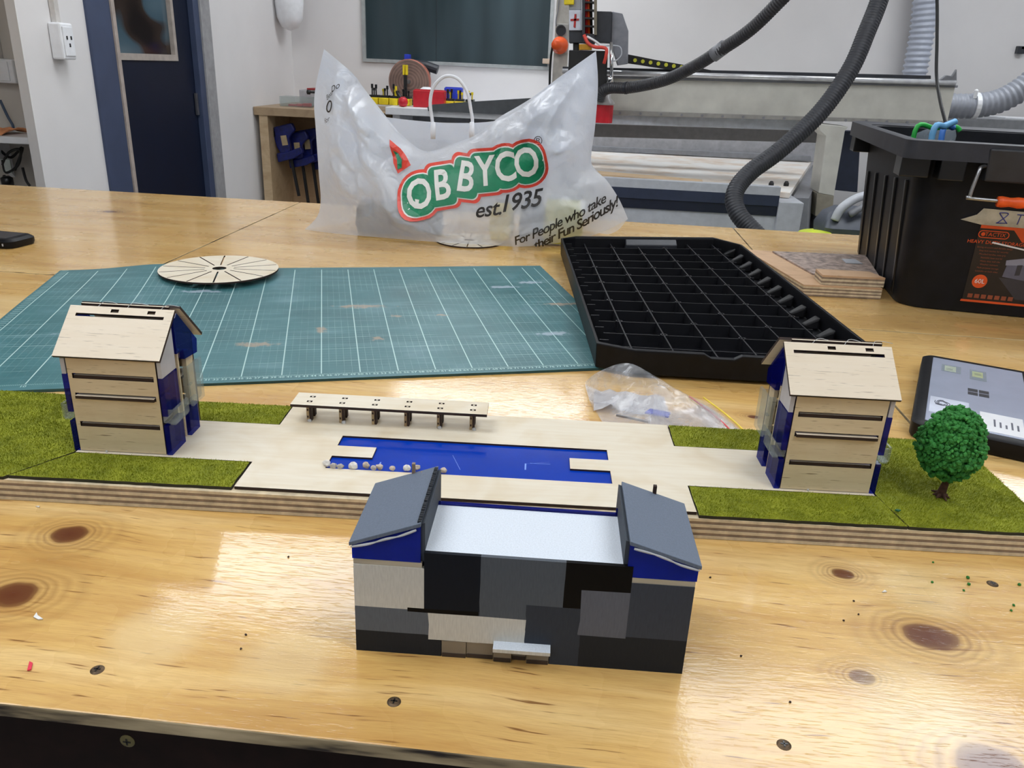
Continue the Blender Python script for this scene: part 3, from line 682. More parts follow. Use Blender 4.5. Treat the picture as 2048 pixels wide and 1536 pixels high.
def wing(sgn):
    X = (lambda x: x) if sgn < 0 else (lambda x: GL - x)
    def P(pts, y0, y1, nm, mt, **k):
        q = [(X(a), b) for a, b in pts]
        if sgn > 0: q = q[::-1]
        m = MB(); m.prism(q, y0, y1, M=Matrix(((1, 0, 0, 0), (0, 0, 1, 0), (0, 1, 0, 0), (0, 0, 0, 1)))); return m.build(nm, mt, gb, **k)
    P([(0, .072), (.0465, .072), (.0465, .0758), (0, .0758)], .0005, GD, 'ply_strip', RAW)
    zi = .1045 if sgn < 0 else .1015
    # blue glazing: front, rear, outer side
    P([(-.0008, .076), (.0455, .076), (.0455, zi), (-.0008, .0865)], .0008, .0038, 'wing_glazing', BLUEW)
    P([(-.0008, .076), (.0455, .076), (.0455, zi), (-.0008, .0865)], GD - .004, GD - .001, 'wing_glazing', BLUEW)
    P([(-.0008, .076), (.0022, .076), (.0022, .0865), (-.0008, .0865)], .0045, GD - .0045, 'wing_glazing', BLUEW)
    # inner painted wall between wing and middle roof
    P([(.0452, .0758), (.0482, .0758), (.0482, zi + .0012), (.0452, zi + .0002)], .003, GD + .001, 'wing_inner_wall', GREYI)
    # sloping roof sheet
    P([(-.0022, .0868), (.0460, zi + .0005), (.0460, zi + .0035), (-.0022, .0898)], -.0015, GD + .002, 'wing_roof', GREYR, bevel=.0004)
    m = MB()
    n = 26
    for k in range(n):
        y = .0 + (GD) * k / n; m.box(X(.0448) - .0012, X(.0448) + .0012, y, y + GD / n * .75, zi + .0006 + .0008 * noise.noise(Vector((k * .9, sgn, 0))), zi + .0040 + .0008 * noise.noise(Vector((k * .7, 2, sgn))))
    if sgn < 0: m.build('ridge_tape', DK, gb)['kind'] = 'stuff'
    m = MB(); m.tube([(X(-.001), -.0012, .0862), (X(.012), -.0016, .0898), (X(.022), -.0013, .0938), (X(.032), -.0016, .0972), (X(.043), -.0012, zi - .002)], lambda t: .0006 + .0004 * abs(math.sin(9 * t)), 6, smooth=5); m.build('glue_bead', GLUE, gb, smooth=True)
wing(-1); wing(1)
mbox(.0335, .0355, GD - .002, GD, .0758, .1035).build('ply_tab', PLYD, gb)
mbox(.0262, .0285, GD + .0001, GD + .003, .070, .109).build('ply_tab', PLYD, gb)
mbox(.2065, .2090, GD + .0001, GD + .003, .070, .1035).build('ply_tab', BURNT, gb)
# entrance: clear panes under a white canopy
PANE = acrylic('smoky_pane', (150, 140, 124), .35, .08, (190, 182, 168)); SILL = acrylic('pane_foot', (70, 60, 58), .3, .2, (120, 110, 106))
for a, b, y in ((.0605, .0775, .0), (.0780, .0965, .0008), (.0970, .1095, -.0012), (.1100, .1195, .002), (.1200, .1355, -.0008)):
    g = mbox(a, b, y, y + .0022, .0004, .0135).build('entrance_pane', PANE, gb); mbox(a + .0003, b - .0003, y - .0004, y + .0026, .0002, .0034).build('pane_foot', SILL, g)
mbox(.0605, .1355, .004, .0055, 0, .0138).build('entrance_backing', RAW, gb)
cn = mbox(.0968, .1362, -.0085, .0002, .0138, .0166, m=0, ms=1).build('canopy', [ROOFW, gm['white']], gb)

# ------------------------------------------------------------------ model tree
tr = thing('model_tree', 'small bright green model tree with a brown trunk', 'model tree', (.3589, .7067, .0245))
BARK = paint('bark_brown', (74, 46, 34), .8, var=.25, scale=300, bump=.4)
m = MB(); m.tube([(-.001, 0, -.001), (0, 0, .006), (.0015, 0, .016), (.004, .0, .028), (.004, 0, .05)], lambda t: .0046 - .0022 * min(1, t * 1.6), 10, smooth=5)
m.build('trunk', BARK, tr, smooth=True)
for k in range(7):
    a = k * .9 + .3; r = .0075 + .003 * ((k * 7) % 3) / 2
    m = MB(); m.tube([(0, 0, .004), (r * .55 * math.cos(a), r * .55 * math.sin(a), .0016), (r * math.cos(a), r * math.sin(a), .0002)], lambda t: .0022 * (1 - .75 * t), 7, smooth=4); m.build('root', BARK, tr, smooth=True)
rnd = np.random.RandomState(3); V = []; Fc = []
ctr = np.array([-.002, 0, .0545]); rad = np.array([.0285, .0275, .0365])
def blob(c, r, seed, V, Fc, n=1):
    bm = bmesh.new(); bmesh.ops.create_icosphere(bm, subdivisions=n, radius=1); b = len(V)
    for vv in bm.verts:
        k = r * (1 + .45 * noise.noise(vv.co * 2.1 + Vector((seed * 3.7, 0, 0)))); V.append(tuple(c + np.array(vv.co) * k))
    bm.verts.index_update()
    for f in bm.faces: Fc.append(tuple(b + vv.index for vv in f.verts))
    bm.free()
b = 0; bm = bmesh.new(); bmesh.ops.create_icosphere(bm, subdivisions=3, radius=.84)
for vv in bm.verts: V.append(tuple(ctr + np.array(vv.co) * rad * np.array([1, 1, 1])))
for f in bm.faces: Fc.append(tuple(vv.index for vv in f.verts))
bm.free()
N = 1000; ga = math.pi * (3 - math.sqrt(5))
proto = bmesh.new(); bmesh.ops.create_icosphere(proto, subdivisions=1, radius=1); pv_ = np.array([vv.co[:] for vv in proto.verts]); proto.verts.index_update(); pf = [tuple(vv.index for vv in f.verts) for f in proto.faces]; proto.free()
for k in range(N):
    z = 1 - 2 * (k + .5) / N; rr_ = math.sqrt(1 - z * z); a = k * ga
    n_ = np.array([rr_ * math.cos(a), rr_ * math.sin(a), z]); sq = 1.0 if z > 0 else 1.0
    shape = 1 + .06 * math.sin(3 * a) * rr_
    taper = 1 - .10 * max(0, z) + (.06 if -.5 < z < .2 else 0)
    c = ctr + n_ * rad * np.array([taper * shape, taper * shape, 1]) * (.84 + .17 * rnd.rand())
    r_ = .0017 + .0014 * rnd.rand(); b = len(V)
    w_ = pv_ * (1 + .5 * (rnd.rand(len(pv_), 1) - .5)) * r_
    V += [tuple(q) for q in (w_ + c)]; Fc += [tuple(b + i for i in f) for f in pf]
t = NT('model_foliage'); f = t.noise(t.coord(), 260, 3); g = t.noise(t.coord(), 60, 2)
t.l(t.mix(t.ramp(g, [(.3, BW(0)), (.7, BW(1))]), t.ramp(f, [(.3, (26, 92, 36)), (.6, (58, 140, 58)), (.8, (106, 186, 92))]), (40, 120, 44)), t.b.inputs['Base Color']); t.set(Roughness=.75)
me = bpy.data.meshes.new('foliage'); me.from_pydata(V, [], Fc); me.materials.append(t.mat); o = bpy.data.objects.new('foliage', me); COL.objects.link(o); o.parent = tr; o['kind'] = 'stuff'
FOL = t.mat
#@@PART3
# ------------------------------------------------------------------ cutting mat
MA = math.radians(17.864); MO = (-.7526 - .0, .8092, 0)
cm = thing('cutting_mat', 'large worn green cutting mat with a pale printed grid', 'cutting mat', MO, MA)
def rrect(x0, x1, y0, y1, r, n=5):
    P = []
    for cx, cy, a in ((x1 - r, y0 + r, -90), (x1 - r, y1 - r, 0), (x0 + r, y1 - r, 90), (x0 + r, y0 + r, 180)):
        for k in range(n + 1): t = math.radians(a + 90 * k / n); P.append((cx + r * math.cos(t), cy + r * math.sin(t)))
    return P
MATM = mat_material()
nx, ny = 46, 30; m = MB()
gx = np.linspace(-.018, .893, nx); gy = np.linspace(-.016, .584, ny)
def mh(x, y):                                # the mat is not quite flat: it lifts at the far edge and near the door end
    return .0006 + .010 * math.exp(-((x - .16) / .09) ** 2) * max(0, (y - .35) / .23) ** 1.5 + .0012 * max(0, noise.noise(Vector((x * 4, y * 4, 0))))
T = np.array([[(x, y, mh(x, y) + .003) for y in gy] for x in gx]); Bt = np.array([[(x, y, max(.0002, mh(x, y) - .0006)) for y in gy] for x in gx])
m.grid(T, 0); m.grid(Bt[::-1], 1)
b2 = nx * ny
def vt(i, j): return i * ny + j
def vb(i, j): return b2 + (nx - 1 - i) * ny + j
for i in range(nx - 1):
    m.face([vt(i, 0), vb(i, 0), vb(i + 1, 0), vt(i + 1, 0)], 1); m.face([vt(i, ny - 1), vt(i + 1, ny - 1), vb(i + 1, ny - 1), vb(i, ny - 1)], 1)
for j in range(ny - 1):
    m.face([vt(0, j), vt(0, j + 1), vb(0, j + 1), vb(0, j)], 1); m.face([vt(nx - 1, j), vb(nx - 1, j), vb(nx - 1, j + 1), vt(nx - 1, j + 1)], 1)
m.build('mat_sheet', [MATM, paint('mat_edge', (34, 74, 76), .6)], cm, auto=40)
# text helper: built-in font turned into flat mesh in local XY of matrix M
def text_mesh(name, s, size, mat, parent, M, offset=0.0, shear=0.0, spacing=1.0, fn=None, maxedge=0, kind=None):
    cu = bpy.data.curves.new('t', 'FONT'); cu.body = s; cu.size = size; cu.offset = offset; cu.shear = shear; cu.space_character = spacing
    cu.align_x = 'CENTER'; cu.align_y = 'CENTER'; cu.fill_mode = 'FRONT'; cu.resolution_u = 3
    to = bpy.data.objects.new('t', cu); COL.objects.link(to)
    dg = bpy.context.evaluated_depsgraph_get(); me = bpy.data.meshes.new_from_object(to.evaluated_get(dg))
    bpy.data.objects.remove(to); bpy.data.curves.remove(cu)
    bm = bmesh.new(); bm.from_mesh(me)
    if maxedge:
        bmesh.ops.triangulate(bm, faces=bm.faces)
        for _ in range(4):
            le = [e for e in bm.edges if e.calc_length() > maxedge]
            if not le: break
            bmesh.ops.subdivide_edges(bm, edges=le, cuts=1, use_grid_fill=False); bmesh.ops.triangulate(bm, faces=bm.faces)
    for v in bm.verts:
        q = M @ v.co; v.co = Vector(fn(q)) if fn else q
    bm.to_mesh(me); bm.free(); me.materials.clear(); me.materials.append(mat)
    for p in me.polygons: p.material_index = 0
    me.name = name; o = bpy.data.objects.new(name, me); COL.objects.link(o); o.parent = parent
    return o
INKP = paint('mat_print', (190, 222, 220), .5)
for k in range(5, 85, 1):
    if k % 5 == 0 or k > 30:
        text_mesh('mat_number', str(k), .0078, INKP, cm, Matrix.Translation((k * .01, -.0055, .0042 + mh(k * .01, 0) - .0006)))
# ------------------------------------------------------------------ slotted discs
def disc(label, P, r, rot):
    t = thing('slotted_disc', label, 'wooden disc', P, rot)
    m = MB(); n = 144; ri = .0125; r1, r2 = .026, r - .002
    rings = [ri, r1, r2, r]
    hw = .0014
    def ang_list():
        L = []
        for k in range(14):
            a = 2 * math.pi * k / 14; L += [(a, 's'), (None, k)]
        return L
    # polar grid; slot cells left out
    A = []
    for k in range(14):
        a0 = 2 * math.pi * k / 14; a1 = 2 * math.pi * (k + 1) / 14
        A.append((a0 - .035, 0)); A.append((a0 + .035, 1))
        for q in range(1, 8): A.append((a0 + .035 + (a1 - a0 - .07) * q / 8, 1))
    nA = len(A); V = {}
    def pos(i, j, z):
        a = A[i % nA][0]; rr_ = rings[j]
        k = round(a / (2 * math.pi / 14)); ac = 2 * math.pi * k / 14
        if abs(a - ac) < .036: a = ac + math.copysign(hw / max(rr_, .02), a - ac)
        return (rr_ * math.cos(a), rr_ * math.sin(a), z)
    def vid(i, j, k):
        key = (i % nA, j, k)
        if key not in V: V[key] = len(m.v); m.v.append(pos(i, j, (0, .003)[k]))
        return V[key]
    ok = lambda i, j: 0 <= j < 3 and not (j == 1 and A[i % nA][1] == 0)
    for i in range(nA):
        for j in range(3):
            if not ok(i, j): continue
            m.face([vid(i, j, 1), vid(i, j + 1, 1), vid(i + 1, j + 1, 1), vid(i + 1, j, 1)], 0); m.face([vid(i + 1, j, 0), vid(i + 1, j + 1, 0), vid(i, j + 1, 0), vid(i, j, 0)], 0)
            if not ok(i, j - 1): m.face([vid(i, j, 0), vid(i, j, 1), vid(i + 1, j, 1), vid(i + 1, j, 0)], 1)
            if not ok(i, j + 1): m.face([vid(i, j + 1, 1), vid(i, j + 1, 0), vid(i + 1, j + 1, 0), vid(i + 1, j + 1, 1)], 1)
            if not ok(i - 1, j): m.face([vid(i, j, 0), vid(i, j + 1, 0), vid(i, j + 1, 1), vid(i, j, 1)], 1)
            if not ok(i + 1, j): m.face([vid(i + 1, j, 1), vid(i + 1, j + 1, 1), vid(i + 1, j + 1, 0), vid(i + 1, j, 0)], 1)
    m.build('disc_sheet', [WHITEWOOD, BURNT], t)
    return t
disc('round birch disc with radial slots lying on the cutting mat', (-.6631, 1.399, .0138), .1055, .1)
disc('round birch disc half hidden under the white carrier bag', (-.262, 1.856, .0005), .080, .3)

# ------------------------------------------------------------------ storage box lid turned upside down
TA, TB_, TC, TD = np.array([.033, 1.0226]), np.array([.427, 1.040]), np.array([.347, 1.885]), np.array([-.048, 1.778])
def lm(s, t): return (1 - s) * (1 - t) * TA + s * (1 - t) * TB_ + s * t * TC + (1 - s) * t * TD
tl = thing('upturned_lid', 'black plastic box lid lying upside down, a ribbed grid inside', 'box lid', (.19, 1.4, .005))
TO = np.array([.19, 1.4, 0])
def outl(ins, dz=0):
    i = ins; c1, c2 = .125, .028
    return [(i, c2 + i), (c1, i), (.36, i), (.385, i), (.465, i), (.49, i), (1 - c1, i), (1 - i, c2 + i), (1 - i, 1 - .095), (1 - .12, 1 - i), (.62, 1 - i), (.38, 1 - i), (.085, 1 - i), (i, 1 - .035)]
def ring(ins, z, zf=None):
    out = []
    for k, (s, t) in enumerate(outl(ins)):
        p = lm(s, t); zz = z if zf is None else zf(k, z); out.append((p[0], p[1], zz))
    return out
HT = .036
zf = lambda k, z: z - (.0055 if k in (3, 4) and z > .02 else 0)
rings = [ring(.004, .0002), ring(.0, HT - .004, zf), ring(.0, HT, zf), ring(.011, HT, zf), ring(.013, HT - .004, zf), ring(.018, .0042)]
m = MB(); n = len(rings[0])
for r_ in rings: m.v += r_
for a in range(len(rings) - 1):
    for k in range(n):
        l = (k + 1) % n; m.face([a * n + k, a * n + l, (a + 1) * n + l, (a + 1) * n + k], 0)
m.face(list(range(n))[::-1], 0); m.face([(len(rings) - 1) * n + k for k in range(n)], 0)
m.build('lid_shell', BLACK, tl, org=TO, bevel=.0012)
RIBM = paint('lid_rib_black', (22, 23, 28), .45, var=.12, spec=.4)
ZR0, ZR1 = .0042, .022
GUSM = paint('gusset_black', (16, 16, 19), .5, var=.2, spec=.3)
def bar(p, q, w, z0, z1):
    p, q = np.array(p), np.array(q); d_ = (q - p) / np.linalg.norm(q - p); nn = np.array([-d_[1], d_[0]]) * w / 2
    c = [p - nn, q - nn, q + nn, p + nn]; return MB().hexa([(*k, z0) for k in c], [(*k, z1) for k in c])
SV = [.135 + (.87 - .135) * k / 5 for k in range(6)]; TV = [.075 + (.93 - .075) * k / 11 for k in range(12)]
for s in SV: bar(lm(s, .02), lm(s, .98), .0022, ZR0, ZR1).build('rib', RIBM, tl, org=TO)
for k, t in enumerate(TV):
    bar(lm(.055, t), lm(.90, t), .0020, ZR0, ZR1 - .001).build('rib', RIBM, tl, org=TO)
    bar(lm(.022, t), lm(.055, t), .0024, ZR0, ZR1 + .008).build('rib_end', RIBM, tl, org=TO)
    # sloping gusset at the far-side edge
    a, b_ = lm(.915, t - .014), lm(.975, t - .020); c, d_ = lm(.975, t + .010), lm(.915, t + .004)
    MB().hexa([(*a, ZR0), (*b_, ZR0), (*c, ZR0), (*d_, ZR0)], [(*a, .012), (*b_, .026), (*c, .024), (*d_, .010)]).build('gusset', GUSM, tl, org=TO, bevel=.004)
for i, s in enumerate(SV):
    for k, t in enumerate(TV):
        if (i + k) % 2 == 0 and 0 < k < 12:
            p = lm(s, t); m = MB(); m.lathe([(.0055, ZR0), (.0055, ZR1 + .0003), (.0036, ZR1 + .0003), (.0036, ZR1 - .004)], 12, M=Matrix.Translation((p[0], p[1], 0)), cap=False); m.build('boss', RIBM, tl, org=TO)
a, b_ = lm(.36, .965), lm(.65, .965); c, d_ = lm(.65, .945), lm(.36, .945)
MB().hexa([(*d_, ZR0), (*c, ZR0), (*b_, ZR0), (*a, ZR0)], [(*d_, .026), (*c, .026), (*b_, .036), (*a, .036)]).build('latch_pad', DGREY, tl, org=TO, bevel=.002)

# ------------------------------------------------------------------ black storage bin
BA = math.radians(-7.5); BPX = (.535, 1.462, 0)
bn = thing('storage_bin', 'tall black storage bin with an orange handle and a dark product sticker', 'storage bin', BPX, BA)
BW_, BD_, BH = .56, .60, .300
def rr(x0, x1, y0, y1, r, z, n=5): return [(x, y, z) for x, y in rrect(x0, x1, y0, y1, r, n)]
def loft(rings, cap0=True, cap1=False):
    m = MB(); n = len(rings[0])
    for r_ in rings: m.v += r_
    for a in range(len(rings) - 1):
        for k in range(n):
            l = (k + 1) % n; m.face([a * n + k, a * n + l, (a + 1) * n + l, (a + 1) * n + k], 0)
    if cap0: m.face(list(range(n))[::-1], 0)
    if cap1: m.face([(len(rings) - 1) * n + k for k in range(n)], 0)
    return m
BINM = paint('bin_black', (23, 25, 31), .5, var=.18, scale=25, bump=.08, spec=.22)
e = .058; g_ = .035
m = loft([rr(e, BW_ - e, e, BD_ - e, .045, .001), rr(e - .004, BW_ - e + .004, e - .004, BD_ - e + .004, .045, .012), rr(g_, BW_ - g_, g_, BD_ - g_, .04, BH - .028), rr(g_, BW_ - g_, g_, BD_ - g_, .04, BH - .004), rr(g_ + .005, BW_ - g_ - .005, g_ + .005, BD_ - g_ - .005, .038, BH - .006), rr(e + .005, BW_ - e - .005, e + .005, BD_ - e - .005, .04, .006)], True, True)
m.build('bin_body', BINM, bn, auto=35)
m = MB(); rim = [rr(0, BW_, 0, BD_, .02, BH - .030, 3), rr(0, BW_, 0, BD_, .02, BH, 3), rr(.010, BW_ - .010, .010, BD_ - .010, .015, BH + .002, 3), rr(g_, BW_ - g_, g_, BD_ - g_, .03, BH - .003, 3)]
loft(rim, False, False).build('bin_rim', paint('bin_rim_black', (44, 46, 54), .5, var=.12), bn, auto=35)
# brackets under the rim, ribs on the side wall
for y in (.022, BD_ - .09): mbox(.002, .05, y, y + .05, BH - .062, BH - .028).build('corner_bracket', BLACKS, bn, bevel=.002)
mbox(.06, .10, .0, .04, BH - .062, BH - .028).build('corner_bracket', BLACKS, bn, bevel=.002)
for k, y in enumerate((.10, .19, .28, .38, .47)):
    m = MB(); zt = BH - .075 - .006 * k
    off = lambda z: g_ + (e - g_) * (1 - z / (BH - .028))
    m.hexa([(off(.01) - .006, y, .012), (off(.01) + .01, y, .012), (off(.01) + .01, y + .012, .012), (off(.01) - .006, y + .012, .012)], [(off(zt) - .006, y, zt), (off(zt) + .01, y, zt), (off(zt) + .01, y + .012, zt), (off(zt) - .006, y + .012, zt)]); m.build('side_rib', BLACKS, bn, bevel=.002)
# recess plate with handle on the front
fz = lambda z: .0549 - .0731 * z         # front face y at height z
m = MB(); m.hexa([(.133, .004, BH - .060), (.46, .004, BH - .060), (.46, .05, BH - .060), (.133, .05, BH - .060)], [(.128, -.004, BH - .006), (.47, -.004, BH - .006), (.47, .05, BH - .006), (.128, .05, BH - .006)]); m.build('handle_housing', DGREY, bn, bevel=.003)
hd = MB().tube([(.134, .010, BH - .034), (.122, -.002, BH - .036), (.117, -.010, BH - .042), (.112, -.013, BH - .078), (.114, -.013, BH - .084), (.121, -.014, BH - .087), (.30, -.014, BH - .089), (.46, -.014, BH - .087), (.47, -.013, BH - .078), (.468, -.010, BH - .040), (.455, .010, BH - .034)], .0032, 10, smooth=4).build('handle', STEEL, bn, smooth=True)
def gr(t): return .0085 + .0009 * math.sin(t * 60)
MB().tube([(.155 + .25 * k / 40, -.0142, BH - .0888) for k in range(41)], gr, 12).build('grip', ORANGE, hd, smooth=True)
# sticker: a sheet lying on the sloped front face, printed in layers
FA = math.atan(.0731)
FM = Matrix.Translation((0, fz(0), 0)) @ Matrix.Rotation(math.pi / 2 + FA, 4, 'X')      # local (x, up the face, out)
def plate2(pts, z, mat, nm, parent=bn, th=.0003):
    m = MB(); m.prism(pts, z, z + th, M=FM); return m.build(nm, mat, parent)
STK = paint('sticker_black', (38, 32, 30), .45, var=.1); STO = paint('sticker_orange', (226, 88, 38), .45, var=.04); TAPE = paint('masking_tape', (176, 170, 152), .7, var=.08, scale=60); INKB = paint('marker_blue', (44, 52, 132), .5)
sx0 = .112
st = plate2([(sx0 + .045, .165), (BW_ - .07, .165), (BW_ - .07, .022), (sx0 + .049, .022)], .0006, STK, 'product_sticker')
plate2([(sx0 + .046, .1650), (BW_ - .07, .1650), (BW_ - .07, .138), (sx0 + .118, .138), (sx0 + .100, .158), (sx0 + .046, .158)], .0012, STO, 'orange_band', st)
plate2([(sx0 + .046, .0225), (BW_ - .07, .0225), (BW_ - .07, .0265), (sx0 + .047, .0265)], .0012, STO, 'orange_line', st)
def ftext(s, x, y, size, mat, nm, z=.0016, sh=0): return text_mesh(nm, s, size, mat, st, FM @ Matrix.Translation((x, y, z)), shear=sh)
m = MB(); P_ = rrect(sx0 + .045, sx0 + .095, .141, .1545, .0065); P2 = rrect(sx0 + .0465, sx0 + .0935, .1425, .153, .005); n = len(P_)
m.v = [tuple(FM @ Vector((x, y, .0014))) for x, y in P_ + P2]
for k in range(n): m.face([k, (k + 1) % n, n + (k + 1) % n, n + k])
m.build('logo_ring', STO, st)
ftext('TACTIX', sx0 + .0725, .1476, .0095, STO, 'sticker_text'); MB().lathe([(.0034, .0012), (.0034, .0015)], 12, M=FM @ Matrix.Translation((sx0 + .053, .1476, 0))).build('logo_dot', STO, st)
ftext('HEAVY DUTY STORAGE BOX', sx0 + .088, .1335, .0088, STO, 'sticker_text')
PRT = paint('sticker_text_brown', (150, 78, 52), .5)
for k, s in enumerate(['Strong structure and durable design', 'Snap lock latches for security', 'Moulded handles, easy grip', 'Stackable base and lid', 'Heavy duty wall ribs', 'Weather resistant', 'Multi purpose storage', 'Lockable on both sides']):
    ftext(s, sx0 + .078 - .0004 * k, .1245 - .0062 * k, .0040, PRT, 'sticker_text')
MB().lathe([(.0125, .0010), (.0125, .0016)], 24, M=FM @ Matrix.Translation((sx0 + .069, .062, 0))).build('volume_badge', STO, st)
ftext('60L', sx0 + .069, .062, .0115, WHITE, 'badge_text', .0019)
for k in range(7): plate2([(sx0 + .056 + .0112 * k, .0305), (sx0 + .064 + .0112 * k, .0305), (sx0 + .064 + .0112 * k, .038), (sx0 + .056 + .0112 * k, .038)], .0012, PRT, 'sticker_icon', st)
PG1 = paint('print_grey', (96, 96, 112), .5); PG2 = paint('print_dark', (58, 56, 62), .5); PG3 = paint('print_light', (140, 140, 156), .5)
plate2([(sx0 + .105, .095), (sx0 + .17, .100), (sx0 + .30, .100), (sx0 + .30, .066), (sx0 + .17, .066), (sx0 + .103, .074)], .0010, PG1, 'printed_box', st); plate2([(sx0 + .102, .104), (sx0 + .13, .110), (sx0 + .30, .110), (sx0 + .30, .100), (sx0 + .17, .100), (sx0 + .103, .095)], .0010, PG3, 'printed_lid', st)
plate2([(sx0 + .098, .072), (sx0 + .30, .066), (sx0 + .30, .034), (sx0 + .135, .034)], .0009, PG2, 'printed_shadow', st)
plate2([(sx0 + .122, .078), (sx0 + .130, .079), (sx0 + .130, .098), (sx0 + .122, .097)], .0014, PG2, 'printed_latch', st)
plate2([(sx0 + .070, .133), (sx0 + .20, .112), (sx0 + .20, .1145), (sx0 + .072, .1355)], .0018, WHITE, 'paper_tear', st)
tp = plate2([(sx0 + .010, .1705), (sx0 + .045, .164), (BW_ - .06, .160), (BW_ - .06, .186), (sx0 + .042, .1925), (sx0 + .034, .181)], .0022, TAPE, 'tape_strip')
def stroke(pts, w, nm='handwriting'):
    m = MB(); m.tube([tuple(FM @ Vector((x, y, .0028))) for x, y in pts], w, 6, smooth=5); return m.build(nm, INKB, tp, smooth=True)
h0 = sx0 + .067; b0 = .168
stroke([(h0 + .018, b0 + .001), (h0 + .004, b0 + .016), (h0 + .003, b0 + .019), (h0 + .016, b0 + .018), (h0 + .004, b0 + .003), (h0 + .001, b0 + .001), (h0 + .017, b0 + .002)], .0008)
t0 = h0 + .030; stroke([(t0, b0 + .018), (t0 + .012, b0 + .018)], .0008); stroke([(t0 + .006, b0 + .018), (t0 + .004, b0 + .001)], .0008)
t0 += .014; stroke([(t0 + .010, b0 + .014), (t0 + .002, b0 + .013), (t0 + .007, b0 + .009), (t0 + .001, b0 + .004), (t0 + .009, b0 + .001)], .0008)
t0 += .016; stroke([(t0 + .010, b0 + .014), (t0 + .002, b0 + .011), (t0 + .001, b0 + .004), (t0 + .010, b0 + .001)], .0008)
t0 += .015; stroke([(t0, b0 + .015), (t0, b0 + .001)], .0008); stroke([(t0 + .009, b0 + .015), (t0 + .009, b0 + .001)], .0008); stroke([(t0, b0 + .008), (t0 + .009, b0 + .008)], .0008)
# what pokes out of the bin
CLFILM = acrylic('clear_film', (200, 215, 230), .72, .1, (230, 240, 250))
for lab, mt, r, pts in (('green cable poking out of the black bin', paint('cable_green', (40, 176, 70), .45), .005, [(1800, 274, 1.72), (1830, 262, 1.80), (1870, 256, 1.81), (1910, 254, 1.82), (1920, 262, 1.82)]), ('light blue hose poking out of the black bin', paint('hose_light_blue', (110, 176, 226), .4), .006, [(1838, 282, 1.64), (1865, 268, 1.64), (1890, 252, 1.65), (1911, 243, 1.66)]), ('bright blue hose poking out of the black bin', paint('hose_blue', (66, 128, 216), .4), .006, [(1860, 280, 1.72), (1885, 264, 1.74), (1906, 255, 1.77)])):
    Q = [at(*p) for p in pts]; Q = [np.append(Q[1][:2] + np.array([.05, .0]), .012), np.append(Q[1][:2] + np.array([.02, .0]), .15)] + Q[1:]
    tag(MB().tube(Q, r, 8, smooth=6).build('cable_coil' if 'cable' in lab else 'air_hose', mt, org=Q[0], smooth=True), lab, 'cable' if 'cable' in lab else 'hose')
Q = [at(1815, 274, 1.90), at(1860, 256, 1.91), at(1912, 240, 1.92), at(1915, 262, 1.92)]; lo_ = [q - np.array([0, 0, .10]) for q in Q]
m = MB(); m.grid(np.array([lo_, [np.append(q[:2], q[2] - .01) for q in Q], [q + np.array([0, .004 * k, .0]) for k, q in enumerate(Q)]])); tag(m.build('plastic_sleeve', CLFILM, org=Q[0], smooth=True), 'clear plastic sleeve standing in the black bin', 'plastic bag')

# ------------------------------------------------------------------ plywood offcuts beside the bin
OF = birch('offcut_face', (206, 172, 138), (170, 132, 98), .6, .8); OFG = paint('film_face', (150, 134, 126), .6, var=.3, scale=70)
oc = thing('plywood_offcut', 'thick pale plywood offcut lying flat beside the black bin', 'offcut', (.43, 1.542, 0), math.radians(2.5))
zl = np.linspace(.0005, .022, 8)
poly = [(0.0, 0.0), (.150, .003), (.118, .30), (-.045, .31)]
for k in range(7): MB().prism(poly, zl[k], zl[k + 1]).build('ply_layer', (PLYL if k % 2 else PLYD) if k < 6 else OF, oc)
o = MB().prism([(-.005, .08), (.125, .07), (.17, .30), (-.04, .285)], 0, .003).build('board_scrap', OFG, org=(0, 0, 0)); o.location = (.475, 1.548, .0225); o.rotation_euler = (0, 0, .02); tag(o, 'thin grey-brown faced board scrap lying on the pale offcut', 'offcut')
o2 = thing('plywood_block', 'small layered plywood block stacked on the front of the offcut', 'offcut', (.464, 1.551, .0225), math.radians(4))
zl = np.linspace(0, .0185, 6)
for k in range(5): MB().prism([(0, 0), (.120, 0), (.108, .05), (.004, .052)], zl[k], zl[k + 1]).build('ply_layer', (PLYL, PLYD)[k % 2] if k < 4 else OF, o2)
o = MB().prism([(0, 0), (.035, .002), (.032, .045), (.002, .04)], 0, .0015).build('acrylic_scrap', LGREY); o.location = (.566, 1.745, .0258); tag(o, 'pale grey acrylic scrap lying on the board scrap by the bin', 'scrap')

# ------------------------------------------------------------------ tablet in a rugged case
tl_, bl_, tr_ = np.array([.5025, 1.1447]), np.array([.4174, .9032]), np.array([.6009, 1.1034])
ax = (tr_ - tl_) / np.linalg.norm(tr_ - tl_); TA_ = math.atan2(ax[1], ax[0]); LT = .262; WT = .112
tbt = thing('tablet', 'silver tablet lying face down in a black rugged case', 'tablet', (bl_[0], bl_[1], 0), TA_)
c0 = .0135
m = loft([rr(-c0 + .002, WT + .09, -c0 + .002, LT + c0 - .002, .012, .0006), rr(-c0, WT + .092, -c0, LT + c0, .013, .004), rr(-c0, WT + .092, -c0, LT + c0, .013, .019), rr(-c0 + .005, WT + .088, -c0 + .005, LT + c0 - .005, .010, .022), rr(-.001, WT + .001, -.001, LT + .001, .004, .0215)], True, True); m.build('case', BLACK, tbt, auto=35)
mbox(WT + .002, WT + .086, -.006, LT + .006, .0212, .0232).build('case_flap', DGREY, tbt, bevel=.002)
SIL = paint('tablet_silver', (160, 168, 188), .35, metal=.25, var=.02)
mbox(0, WT, 0, LT, .0205, .0222).build('back_panel', SIL, tbt, bevel=.002)
